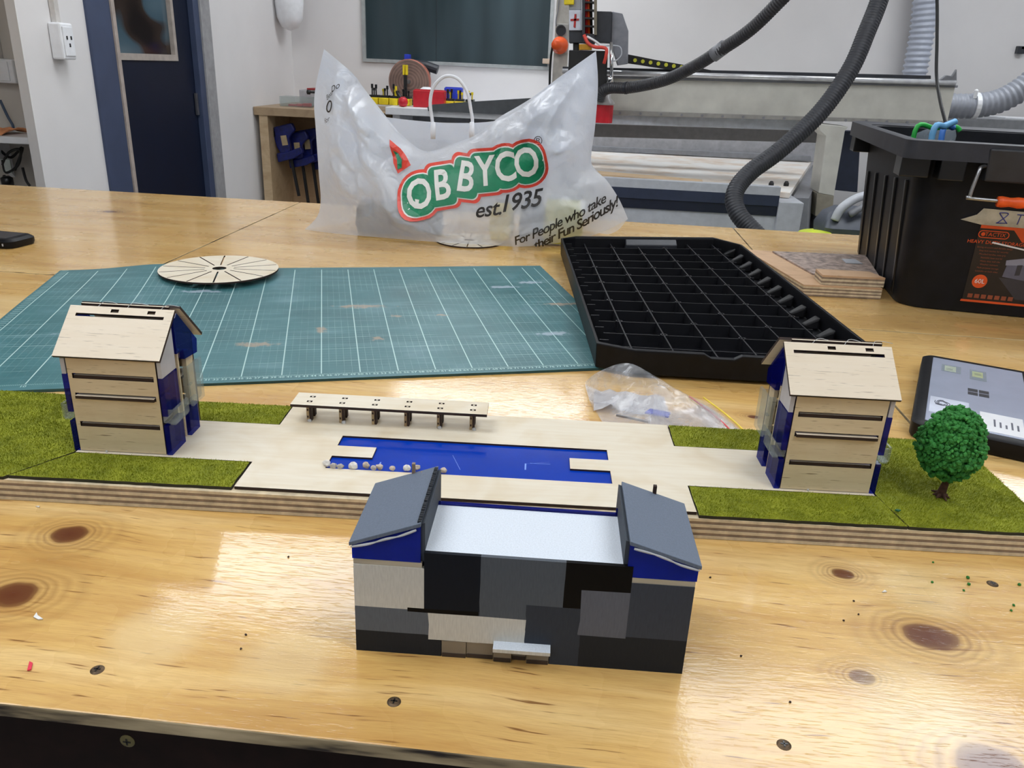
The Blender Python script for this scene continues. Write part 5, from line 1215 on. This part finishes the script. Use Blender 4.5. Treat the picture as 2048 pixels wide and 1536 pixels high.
# ------------------------------------------------------------------ white bench under the window with router bits
YW = 4.60; P = at(760, 213, YW); WZ = P[2]; WX0_ = BX0 + BLW + .01; WX1_ = at(1090, 215, YW)[0]
wb = thing('white_bench', 'white-topped bench under the window holding router bits', 'bench', ((WX0_ + WX1_) / 2, YW, FL))
hw_ = (WX1_ - WX0_) / 2; HW = WZ - FL
mbox(-hw_, hw_, 0, YB - YW - .005, HW - .04, HW).build('bench_top', WHITE, wb, bevel=.003)
for x in (-hw_ + .03, hw_ - .07): mbox(x, x + .04, .05, .62, 0, HW - .04).build('leg_panel', WHITE, wb)
mbox(-hw_ + .07, hw_ - .07, .4, .42, .1, HW - .04).build('back_board', MGREY, wb)
def Wp(u, v, y): p = at(u, v, y); return p
o = thing('bent_panel', 'dark grey panel leaning along the front of the white bench', 'panel', (at(950, 215, YW - .04)[0], YW - .02, WZ)); p = o.location
m = MB(); Q = [at(857, 222, YW - .02), at(1062, 232, YW - .02), at(1062, 196, YW - .02), at(930, 204, YW - .02), at(866, 209, YW - .02), at(855, 214, YW - .02)]
m.prism([(q[0] - p[0], q[2] - p[2]) for q in Q], -.008, 0, M=MXZ); m.build('panel_sheet', paint('panel_grey', (84, 88, 92), .5), o)
mbox(-.25, -.21, -.002, .012, at(950, 222, YW)[2] - WZ - .02, at(950, 215, YW)[2] - WZ).build('bracket', STEEL, o)
# yellow bit blocks with bits
YBK = 4.82
def bitblock(lab, u0, u1, v0, v1, nb, seed):
    a, b_ = at(u0, v1, YBK), at(u1, v0, YBK); w_ = b_[0] - a[0]
    c = thing('bit_holder', lab, 'bit holder', ((a[0] + b_[0]) / 2, YBK, WZ + .0005), 0, 'router bit holders on the white bench')
    h_ = .038
    mbox(-w_ / 2, w_ / 2, -.035, .035, 0, h_).build('block', YELLOW, c, bevel=.004); mbox(-w_ / 2 + .003, w_ / 2 - .003, -.03, .04, h_, h_ + .012).build('tray', CORD, c)
    rn = random.Random(seed)
    for k in range(nb):
        x = -w_ / 2 + .01 + (w_ - .02) * (k + .5) / nb; hh = .03 + .035 * rn.random(); y = -.01 + .03 * rn.random()
        bt = MB().lathe([(.004, h_ + .012), (.004, h_ + .012 + hh * .6), (.007, h_ + .012 + hh * .62), (.007, h_ + .012 + hh)], 8, M=Matrix.Translation((x, y, 0))).build('router_bit', BLACKS if rn.random() < .6 else YELLOW, c)
for k, (u0, u1) in enumerate(((738, 758), (760, 779), (781, 797), (800, 822))): bitblock(['yellow bit holder first in the row behind the bag ear', 'yellow bit holder second in the row on the white bench', 'yellow bit holder third in the row behind the red knob', 'yellow bit holder next to the red box'][k], u0, u1, 186, 200, 3, k)
for k, (u0, u1) in enumerate(((890, 909), (911, 929), (931, 949))): bitblock(['yellow bit holder on the far side of the red box', 'yellow bit holder behind the bag handle', 'yellow bit holder last in the row by the bag handle'][k], u0, u1, 186, 200, 3, 10 + k)
def simple_box(nm, lab, cat, u0, u1, v0, v1, y, d_, mt, mt2=None):
    a, b_ = at(u0, v1, y), at(u1, v0, y); c = thing(nm, lab, cat, ((a[0] + b_[0]) / 2, y, WZ + .0005)); w_ = (b_[0] - a[0]) / 2; h_ = b_[2] - WZ
    mbox(-w_, w_, 0, d_, 0, h_).build('body', mt, c, bevel=.004); mbox(-w_ + .006, w_ - .006, .006, d_ - .006, h_, h_ + .004).build('lid', mt2 or mt, c); return c
simple_box('small_box', 'red box in the middle of the router bits', 'box', 826, 888, 183, 204, 4.72, .09, RED)
simple_box('small_box', 'low blue box behind the yellow bit holders', 'box', 888, 924, 177, 192, 4.93, .06, BLUEP)
# tall bit stand, red knob, white mound, copper wheel
c = thing('bit_stand', 'tall black bit post with a yellow head among the router bits', 'bit holder', (at(811, 195, 4.93)[0], 4.93, WZ))
hz = at(811, 150, 4.93)[2] - WZ; mbox(-.05, .05, -.03, .03, 0, .03).build('foot', CORD, c); mbox(-.009, .009, -.009, .009, .03, hz).build('post', CORD, c)
for x in (-.014, .002): mbox(x, x + .012, -.012, .012, hz, hz + .055).build('yellow_head', YELLOW, c, bevel=.002)
c = thing('red_knob', 'shiny red knob with a black stem lying on the white bench', 'knob', (at(806, 203, 4.66)[0], 4.66, WZ + .028))
MB().lathe([(.004, -.027), (.02, -.024), (.028, -.005), (.024, .016), (.01, .026)], 16).build('knob_ball', RED, c, smooth=True); MB().tube([(-.012, .0, .018), (-.03, .01, .04), (-.034, .012, .055)], .010, 10, smooth=4).build('stem', CORD, c, smooth=True)
c = thing('powder_cup', 'small white rounded cup behind the red box', 'cup', (at(853, 190, 4.90)[0], 4.90, WZ)); hz = at(853, 174, 4.9)[2] - WZ
MB().lathe([(.05, 0), (.055, hz * .5), (.045, hz * .85), (.02, hz)], 20).build('cup_body', WHITE, c, smooth=True); MB().lathe([(.052, 0), (.058, .004), (.058, .01), (.05, .012)], 20).build('rim', WHITE, c)
YWH = 5.06; pc = at(820, 158, YWH); rw = pc[2] - WZ if False else (at(820, 118, YWH)[2] - WZ) / 2
c = thing('sanding_disc', 'round copper-brown disc standing upright on the white bench', 'disc', (pc[0], YWH, WZ + rw))
COP = NT('copper_brown'); cc = COP.coord(); ln = COP.n('ShaderNodeVectorMath', operation='LENGTH'); COP.l(cc, ln.inputs[0]); wv_ = COP.math('SINE', COP.math('MULTIPLY', ln.outputs['Value'], 420)); COP.l(COP.ramp(COP.math('ADD', COP.math('MULTIPLY', wv_, .2), COP.noise(cc, 14, 3)), [(.2, (104, 84, 78)), (.8, (146, 118, 106))]), COP.b.inputs['Base Color']); COP.set(Roughness=.5)
MR = Matrix.Rotation(math.radians(90), 4, 'X')
MB().lathe([(rw * .95, .0), (rw * .97, .004)], 40, M=Matrix.Translation((0, -.028, 0)) @ MR).build('face', COP.mat, c, smooth=False)
MB().lathe([(rw * .97, -.03), (rw, -.02), (rw, .02), (rw * .97, .028)], 40, M=MR).build('rim', paint('copper_rim', (178, 110, 92), .4, metal=.3, var=.06), c, smooth=True)
MB().lathe([(.012, .0), (.012, .02)], 12, M=Matrix.Translation((0, -.035, 0)) @ MR).build('hub', STEEL, c)
c = thing('hand_drill', 'dark cordless tool standing behind the copper-brown disc', 'tool', (at(852, 160, 5.16)[0], 5.17, WZ)); hz = at(852, 128, 5.17)[2] - WZ
mbox(-.03, .03, -.03, .05, 0, .05).build('battery', CORD, c, bevel=.005); mbox(-.02, .02, -.02, .03, .05, hz - .03).build('grip', CORD, c, bevel=.005); MB().tube([(-.12, 0, hz), (.0, 0, hz - .01), (.07, 0, hz - .03)], .028, 12).build('motor_body', DGREY, c); mbox(-.13, -.10, -.03, .03, hz - .01, hz + .05).build('blue_cap', BLUEP, c, bevel=.003)

# ------------------------------------------------------------------ CNC router behind the bench
cn_ = thing('cnc_router', 'large cream gantry router machine standing behind the workbench', 'machine', (.8, 4.2, FL)); CO = np.array([.8, 4.2, FL])
def part(m, nm, mt, **k): return m.build(nm, mt, cn_, org=CO, **k)
ZBED = -.07
q = [atz(1180, 352, ZBED), atz(1580, 386, ZBED), atz(1622, 324, ZBED), atz(1180, 299, ZBED)]
q[0] = q[0] + (q[0] - q[1]) * .10; q[3] = q[3] + (q[3] - q[2]) * .06
sb = MB(); sb.hexa([(p[0], p[1], ZBED - .022) for p in q], [(p[0], p[1], ZBED) for p in q])
SPB = NT('spoilboard'); f = SPB.noise(SPB.coord((14, 40, 1)), 1, 5); g = SPB.noise(SPB.coord(), 5, 3); SPB.l(SPB.mix(SPB.ramp(g, [(.35, BW(0)), (.6, BW(1))]), SPB.ramp(f, [(.35, (214, 190, 164)), (.65, (240, 234, 226))]), (238, 236, 232)), SPB.b.inputs['Base Color']); SPB.set(Roughness=.7)
part(sb, 'spoilboard', SPB.mat)
a, b_ = q[0], q[1]; c_ = a + (b_ - a) * .62
MB().hexa([(a[0], a[1] + .0, ZBED), (c_[0], c_[1], ZBED), (c_[0] + .01, c_[1] + .12, ZBED), (a[0] + .01, a[1] + .12, ZBED)], [(a[0], a[1], ZBED + .012), (c_[0], c_[1], ZBED + .012), (c_[0] + .01, c_[1] + .12, ZBED + .012), (a[0] + .01, a[1] + .12, ZBED + .012)]).build('clamp_strip', birch('strip_ply', (214, 186, 148), (180, 150, 112), 0), cn_, org=CO)
for u, v in ((1542, 372), (1572, 372)):
    p = atz(u, v, ZBED); part(MB().lathe([(.012, ZBED), (.012, ZBED + .012), (.006, ZBED + .022)], 10, M=Matrix.Translation((p[0], p[1], 0))), 'bolt', CORD)
def slab(pts, y, d_, nm, mt, bevel=.003):        # outline given where it shows at depth y, with real thickness d_
    Q = [at(u, v, y) for u, v in pts]; m = MB(); m.prism([(p[0], p[2]) for p in Q], y, y + d_, M=MXZ); return part(m, nm, mt, bevel=bevel)
YM = 3.50
zf_ = lambda v, u=1400: at(u, v, YM)[2]
xr_ = at(1603, 430, YM)[0]; xm_ = at(1555, 420, YM)[0]; xl_ = at(1150, 400, YM)[0]
part(mbox(xl_, xm_, YM, YM + .05, zf_(377) - .012, zf_(366)), 'bed_edge', LGREY)
part(mbox(xl_, xm_, YM, YM + .05, zf_(404), zf_(377) - .012), 'navy_stripe', paint('machine_navy', (48, 56, 78), .45))
part(mbox(xl_, xm_, YM + .004, YM + .05, zf_(424), zf_(404)), 'dark_stripe', paint('machine_dark_navy', (26, 32, 50), .45))
part(mbox(xl_, xm_, YM + .01, YM + .9, FL, zf_(424)), 'base_cabinet', LGREY)
part(mbox(xm_, xr_, YM - .01, YM + .9, FL + .02, zf_(404, 1580)), 'corner_post', LGREY, bevel=.004)
p1, p2 = atz(1585, 395, ZBED - .03), atz(1625, 330, ZBED - .03)
part(MB().hexa([(p1[0], p1[1], ZBED - .30), (p1[0] + .10, p1[1], ZBED - .30), (p2[0] + .10, p2[1], ZBED - .30), (p2[0], p2[1], ZBED - .30)], [(p1[0], p1[1], ZBED - .03), (p1[0] + .07, p1[1], ZBED - .03), (p2[0] + .07, p2[1], ZBED - .03), (p2[0], p2[1], ZBED - .03)]), 'side_rail', MGREY)
# gantry
YG0, YG1 = 4.05, 3.90
def gx_(u, v): # depth runs slightly nearer towards the free end
    t_ = (u - 1220) / (1911 - 1220); return YG0 + (YG1 - YG0) * t_
def beam(pts, dfront, d_, nm, mt, bevel=.002):
    lo, hi = [], []
    for u, v in pts:
        p = at(u, v, gx_(u, v) + dfront); lo.append(tuple(p)); hi.append((p[0] + .02, p[1] + d_, p[2]))
    n = len(lo); m = MB(); m.v = lo + hi; m.face(list(range(n))); m.face([n + k for k in range(n)][::-1])
    for k in range(n): m.face([k, n + k, n + (k + 1) % n, (k + 1) % n])
    return part(m, nm, mt, bevel=bevel)
beam([(1125, 148), (1911, 172), (1894, 246), (1125, 222)], 0, .16, 'gantry_beam', CREAM)
beam([(1125, 133), (1862, 151), (1862, 158), (1125, 142)], .03, .10, 'gantry_top', DGREY)
beam([(1125, 148), (1911, 170), (1910, 175), (1125, 154)], -.012, .02, 'rail_channel', MGREY)
beam([(1215, 220), (1900, 242), (1899, 249), (1215, 230)], -.012, .03, 'lower_rail', paint('rail_grey', (160, 158, 154), .4))
Q = [at(1125, 142, YG0 - .02), at(1911, 166, YG1 - .02)]
part(MB().tube(Q, .011, 12), 'guide_rail', paint('rail_bright', (226, 228, 232), .22, metal=.5), smooth=True)
for k in range(16):
    u = 1240 + 41 * k; p = at(u, 226 + (u - 1240) * .0325, gx_(u, 0) - .014); part(MB().lathe([(.006, 0), (.006, .006)], 8, M=Matrix.Translation(p) @ Matrix.Rotation(math.pi / 2, 4, 'X')), 'rail_bolt', MGREY)
slab([(1893, 150), (1905, 152), (1914, 138), (1914, 166), (1880, 160)], 3.88, .02, 'end_stop', MGREY)
# shaded housing under the beam
slab([(1125, 226), (1645, 240), (1640, 262), (1125, 245)], 4.06, .12, 'beam_underside', paint('underside_pale', (200, 206, 216), .4))
slab([(1125, 245), (1640, 262), (1640, 286), (1125, 272)], 4.30, .10, 'drive_cover', paint('cover_dark', (116, 114, 114), .5))
slab([(1125, 268), (1640, 284), (1640, 325), (1125, 300)], 5.12, .08, 'rear_cover', paint('cover_grey', (176, 176, 180), .5))
slab([(1180, 292), (1622, 312), (1622, 322), (1180, 302)], 5.02, .05, 'rear_bar', MGREY)
# gantry leg
slab([(1636, 247), (1697, 254), (1690, 262), (1668, 392), (1637, 386), (1652, 272), (1640, 262)], 3.90, .16, 'gantry_leg', CREAM)
slab([(1634, 386), (1668, 392), (1664, 438), (1630, 432)], 3.90, .16, 'leg_foot', paint('foot_grey', (150, 144, 130), .5))
slab([(1686, 262), (1722, 262), (1715, 385), (1668, 380)], 4.10, .06, 'drive_panel', paint('panel_navy', (44, 52, 72), .5))
part(mbox(at(1630, 430, 3.95)[0], at(1700, 430, 3.95)[0], 3.88, 4.3, FL, at(1650, 432, 3.95)[2]), 'side_column', MGREY)
# spindle carriage
YS = 3.86
slab([(1138, 60), (1166, 60), (1166, 86), (1138, 86)], YS, .10, 'control_box', DGREY)
lb = slab([(1138, 20), (1163, 20), (1163, 61), (1138, 61)], YS - .01, .08, 'label_plate', paint('plate_white', (206, 210, 222), .5))
for pts in ([(1149, 28), (1153, 28), (1151, 56), (1147, 54)], [(1141, 38), (1158, 37), (1158, 41), (1141, 42)]):
    Q = [at(u, v, YS - .0125) for u, v in pts]; m = MB(); m.prism([(p[0], p[2]) for p in Q], YS - .0125, YS - .0105, M=MXZ); o = m.build('red_cross', paint('cross_red', (176, 40, 40), .5), lb, org=CO)
slab([(1138, -60), (1163, -60), (1163, 20), (1138, 20)], YS + .01, .06, 'cable_cover', LGREY)
slab([(1128, -40), (1148, -40), (1148, 9), (1128, 9)], YS - .02, .05, 'yellow_connector', YELLOW)
for k, v in enumerate((-30, -14, 2, 18, 34, 50)):
    slab([(1164, v), (1194, v + 1), (1194, v + 5), (1164, v + 4)], YS - .02, .05, 'chain_link', CORD, .001)
for u in (1164, 1188): slab([(u, -40), (u + 6, -40), (u + 6, 70), (u, 70)], YS - .025, .06, 'chain_side', DGREY if u == 1164 else paint('chain_tan_' + str(u), (120, 112, 96), .5), .001)
for u, mt in ((1172, RED), (1177, ORANGE), (1182, CORD)): part(MB().tube([at(u, -50, YS + .01), at(u, 10, YS + .01), at(u + 1, 72, YS + .01)], .006, 8), 'chain_wire', mt, smooth=True)
slab([(1164, 66), (1190, 68), (1190, 88), (1164, 86)], YS - .01, .10, 'chain_bracket', DGREY)
slab([(1189, 22), (1224, 23), (1222, 86), (1188, 84)], YS, .14, 'axis_motor', DGREY)
slab([(1224, 23), (1245, 27), (1257, 62), (1256, 128), (1236, 131), (1222, 86)], YS + .02, .14, 'axis_plate', paint('axis_grey', (128, 130, 138), .45))
slab([(1146, 86), (1158, 86), (1158, 102), (1146, 102)], YS + .02, .05, 'spacer', CORD); slab([(1158, 88), (1184, 88), (1184, 100), (1158, 100)], YS - .005, .06, 'amber_plate', paint('amber', (206, 150, 36), .4))
slab([(1138, 100), (1216, 102), (1212, 190), (1196, 206), (1134, 200)], YS, .10, 'spindle_housing', CORD)
part(MB().tube([at(1168, 70, YS - .03), at(1176, 86, YS - .04), at(1190, 94, YS - .05), at(1205, 95, YS - .05), at(1213, 99, YS - .05), at(1212, 112, YS - .05), at(1208, 127, YS - .04)], .0075, 8, smooth=5), 'red_cable', paint('cable_coral', (220, 78, 66), .45), smooth=True)
part(MB().tube([at(1174, 73, YS - .03), at(1190, 82, YS - .04), at(1203, 92, YS - .045)], .005, 8, smooth=5), 'white_cable', WHITE, smooth=True)
part(MB().tube([at(1204, 93, YS - .03), at(1225, 91, YS - .03), at(1240, 94, YS - .03), at(1243, 108, YS - .03), at(1234, 120, YS - .03), at(1222, 123, YS - .03)], .0028, 8, smooth=5), 'air_tube', LGREY, smooth=True)
part(MB().tube([at(1223, 84, YS - .03), at(1223, 165, YS - .03)], .008, 10), 'coolant_rod', CHROME, smooth=True)
part(MB().lathe([(.013, 0), (.013, .025)], 10, M=Matrix.Translation(at(1219, 165, YS - .03))), 'rod_collar', CHROME, smooth=True)
p = at(1204, 245, YS + .0); z1 = at(1204, 209, YS)[2] - p[2]
part(MB().lathe([(.046, 0), (.046, z1)], 20, M=Matrix.Translation(p)), 'red_dust_boot', RED, smooth=False)
part(MB().lathe([(.05, 0), (.05, .01), (.03, .03), (.03, .06)], 20, M=Matrix.Translation(p + np.array([0, 0, z1]))), 'boot_collar', paint('collar_clear', (190, 186, 186), .3), smooth=True)
# drag chain with yellow studs
ch = [(1254, 118), (1275, 121), (1305, 126), (1340, 131), (1380, 137), (1420, 144)]
m = MB(); Q = [at(u, v, 4.02) for u, v in ch]; m.prism([(p[0], p[2] + .02 * (1 - .6 * i / 5)) for i, p in enumerate(Q)] + [(p[0], p[2] - .018) for p in Q[::-1]], 4.0, 4.05, M=MXZ); dcn = part(m, 'drag_chain', CORD)
for k in range(7):
    u = 1270 + 15.5 * k; p = at(u, 120.5 + 2.3 * k, 3.998); MB().lathe([(.0085, 0), (.0085, .008)], 10, M=Matrix.Translation(p) @ Matrix.Rotation(math.pi / 2, 4, 'X')).build('chain_stud', paint('stud_yellow_%d' % k, (208, 206, 60), .4), dcn, org=CO)
# power column with an orange plug, on the wall side of the machine
pc_ = thing('power_column', 'beige power column with a black socket and an orange plug', 'power outlet', (at(1120, 100, 4.5)[0], 4.5, FL)); PO = np.array([at(1120, 100, 4.5)[0], 4.5, FL])
a, b_ = at(1102, 200, 4.5), at(1142, 0, 4.5)
mbox(a[0], b_[0], 4.5, 4.62, FL, 1.2).build('column', paint('column_beige', (190, 186, 178), .5), pc_, org=PO, bevel=.003)
for (v0, v1) in ((48, 76), (76, 106)):
    Q0, Q1 = at(1113, v1, 4.49), at(1137, v0, 4.49); mbox(Q0[0], Q1[0], 4.475, 4.5, Q0[2], Q1[2]).build('outlet_box', paint('outlet_grey_%d' % v0, (176, 174, 170), .5), pc_, org=PO, bevel=.003)
p = at(1122, 61, 4.475); MB().lathe([(.026, 0), (.026, .012), (.019, .012), (.019, .004)], 20, M=Matrix.Translation(p) @ Matrix.Rotation(math.pi / 2, 4, 'X')).build('socket_ring', DGREY, pc_, org=PO)
p = at(1121, 91, 4.475); MB().lathe([(.042, 0), (.042, .02), (.034, .03), (.026, .05), (.022, .09)], 20, M=Matrix.Translation(p) @ Matrix.Rotation(math.pi / 2, 4, 'X') @ Matrix.Rotation(-.25, 4, 'Y')).build('orange_plug', ORANGE, pc_, org=PO, smooth=True)
MB().tube([at(1106, 90, 4.40), at(1103, 105, 4.43), at(1100, 140, 4.46), at(1099, 200, 4.47)], .006, 8, smooth=5).build('plug_cord', CORD, pc_, org=PO, smooth=True)
MB().tube([at(1119, -20, 4.48), at(1117, 15, 4.485), at(1112, 40, 4.488), at(1112, 52, 4.488)], .003, 6, smooth=5).build('thin_wire', MGREY, pc_, org=PO, smooth=True)

# ------------------------------------------------------------------ hoses, ducts, cable
def ribbed(pts, r, nm, lab, cat, mt, pitch=.012, amp=.05, k=14):
    P_ = catmull([Vector(p) for p in pts], k); L = sum((P_[i + 1] - P_[i]).length for i in range(len(P_) - 1)); n_ = int(L / pitch * 4)
    Q = curve3(pts, n_); rf = lambda t: r * (1 + amp * (1 if int(round(t * (n_ - 1))) % 4 < 2 else -1))
    h = thing(nm, lab, cat, tuple(Q[0])); MB().tube(Q, rf, 14).build('hose_wall', mt, h, org=Q[0], smooth=True); return h, Q
HOSE = paint('hose_black', (52, 52, 56), .5, var=.1)
h, Q = ribbed([at(1198, 200, 3.80), at(1204, 184, 3.79), at(1222, 176, 3.77), at(1262, 175, 3.72), at(1330, 160, 3.62), at(1390, 132, 3.52), at(1432, 106, 3.45), at(1500, 60, 3.36), at(1568, -6, 3.28), at(1680, -120, 3.2)], .024, 'dust_hose', 'black dust hose rising from the router spindle', 'hose', HOSE, .010, .03)
p1_, p2_ = at(1426, 111, 3.46), at(1450, 93, 3.43); MB().tube([p1_, p2_], .0275, 16).build('grey_joiner', MGREY, h, org=Q[0], smooth=True)
MB().tube([at(1250, 176, 3.735), at(1254, 176, 3.73)], .0262, 16).build('hose_clip', DGREY, h, org=Q[0])
h, Q = ribbed([at(1800, -140, 3.25), at(1762, -10, 3.2), at(1735, 60, 3.15), at(1700, 140, 3.1), at(1640, 225, 3.05), at(1560, 300, 3.0), at(1500, 345, 2.95), at(1470, 385, 2.9), at(1475, 425, 2.85), at(1512, 468, 2.8), at(1550, 505, 2.75)], .0305, 'dust_hose', 'thick black dust hose looping down in front of the router bed', 'hose', paint('hose_black_thick', (46, 48, 54), .5, var=.1), .010, .03)
DUCT = paint('duct_grey', (176, 182, 196), .4, var=.03)
h, Q = ribbed([at(1862, -120, 5.18), at(1852, -10, 5.18), at(1845, 60, 5.18), at(1836, 110, 5.18), at(1826, 170, 5.18), at(1822, 230, 5.18)], .066, 'flexible_duct', 'pale grey ribbed duct running down the back wall', 'duct', DUCT, .030, .07)
h, Q = ribbed([at(1880, 212, 4.3), at(1905, 212, 4.3), at(1945, 212, 4.3), at(1985, 206, 4.3), at(2020, 192, 4.3), at(2060, 165, 4.3), at(2110, 120, 4.3)], .056, 'flexible_duct', 'grey ribbed duct joined to the gantry end with a white clip', 'duct', paint('duct_mid_grey', (150, 154, 164), .4, var=.03), .026, .05)
MB().tube([at(1944, 212, 4.3), at(1953, 212, 4.3)], .062, 20).build('hose_clip', WHITE, h, org=Q[0]); p = at(1951, 190, 4.26); MB().lathe([(.008, -.015), (.010, .02), (.004, .026)], 10, M=Matrix.Translation(p)).build('clip_screw', WHITE, h, org=Q[0])
Q = [at(1868, -80, 3.7), at(1874, 0, 3.7), at(1874, 80, 3.65), at(1873, 150, 3.6), at(1880, 200, 3.5), at(1892, 250, 3.4), at(1910, 330, 3.3)]
tag(MB().tube(Q, .0065, 8, smooth=8).build('hanging_cable', CORD, org=Q[0], smooth=True), 'thin black cable hanging in front of the gantry end', 'cable')
p = at(2041, 100, YB - .02); br = thing('wall_bracket', 'small dark bracket on the back wall near the frame edge', 'bracket', (p[0], YB - .001, p[2])); mbox(-.02, .02, -.03, 0, -.02, .02).build('plate', DGREY, br); mbox(.0, .14, -.03, -.015, .005, .018).build('arm', DGREY, br)
# grey trunking below the duct at the wall
p = at(1960, 235, 4.6); tk = thing('machine_cabinet', 'grey cabinet behind the black bin under the ribbed duct', 'cabinet', (p[0] + .35, 4.55, FL)); hz = at(1960, 236, 4.55)[2] - FL
mbox(-.48, .6, 0, .5, 0, hz).build('body', paint('cabinet_grey', (128, 130, 134), .5), tk, bevel=.004); mbox(-.20, .0, .1, .3, hz, hz + .006).build('top_label', WHITE, tk)
# vacuum behind the bench
YV = 2.72; p = at(1672, 440, YV); vc = thing('shop_vacuum', 'grey and lime shop vacuum standing on the floor behind the workbench', 'vacuum', (p[0] + .01, YV, FL)); hz = p[2] - FL
MB().lathe([(.12, 0), (.13, .05), (.135, hz - .12), (.12, hz - .05)], 24).build('tank', LIME, vc, smooth=False)
m = loft([rr(-.06, .10, -.08, .08, .03, hz - .05), rr(-.065, .105, -.085, .085, .03, hz - .015), rr(-.05, .09, -.06, .06, .03, hz + .025), rr(-.02, .09, -.03, .03, .015, hz + .045)], True, True); m.build('motor_head', paint('vac_grey', (72, 78, 90), .45), vc, auto=40)
MB().tube([(-.035, -.07, hz + .01), (-.02, -.07, hz + .05), (.03, -.06, hz + .085), (.08, -.05, hz + .09)], .014, 10, smooth=5).build('carry_handle', LGREY, vc, smooth=True); MB().tube([(.005, -.075, hz + .03), (.05, -.07, hz + .06), (.09, -.06, hz + .065)], .011, 10, smooth=5).build('carry_handle', MGREY, vc, smooth=True)
MB().lathe([(.0, -.02), (.05, -.015), (.06, .0), (.045, .018), (.0, .025)], 16, M=Matrix.Translation((-.09, -.09, hz - .045))).build('lime_cap', LIME, vc, smooth=True)
for k in range(4): MB().lathe([(.02, 0), (.02, .03)], 10, M=Matrix.Translation((.1 * math.cos(k * 1.57), .1 * math.sin(k * 1.57), .0))).build('foot', CORD, vc)

# ------------------------------------------------------------------ everything was laid out from the worktop; set it at its height above the floor
for o in SC.objects:
    if o.parent is None and o.type in ('MESH', 'EMPTY'): o.location.z += TZ
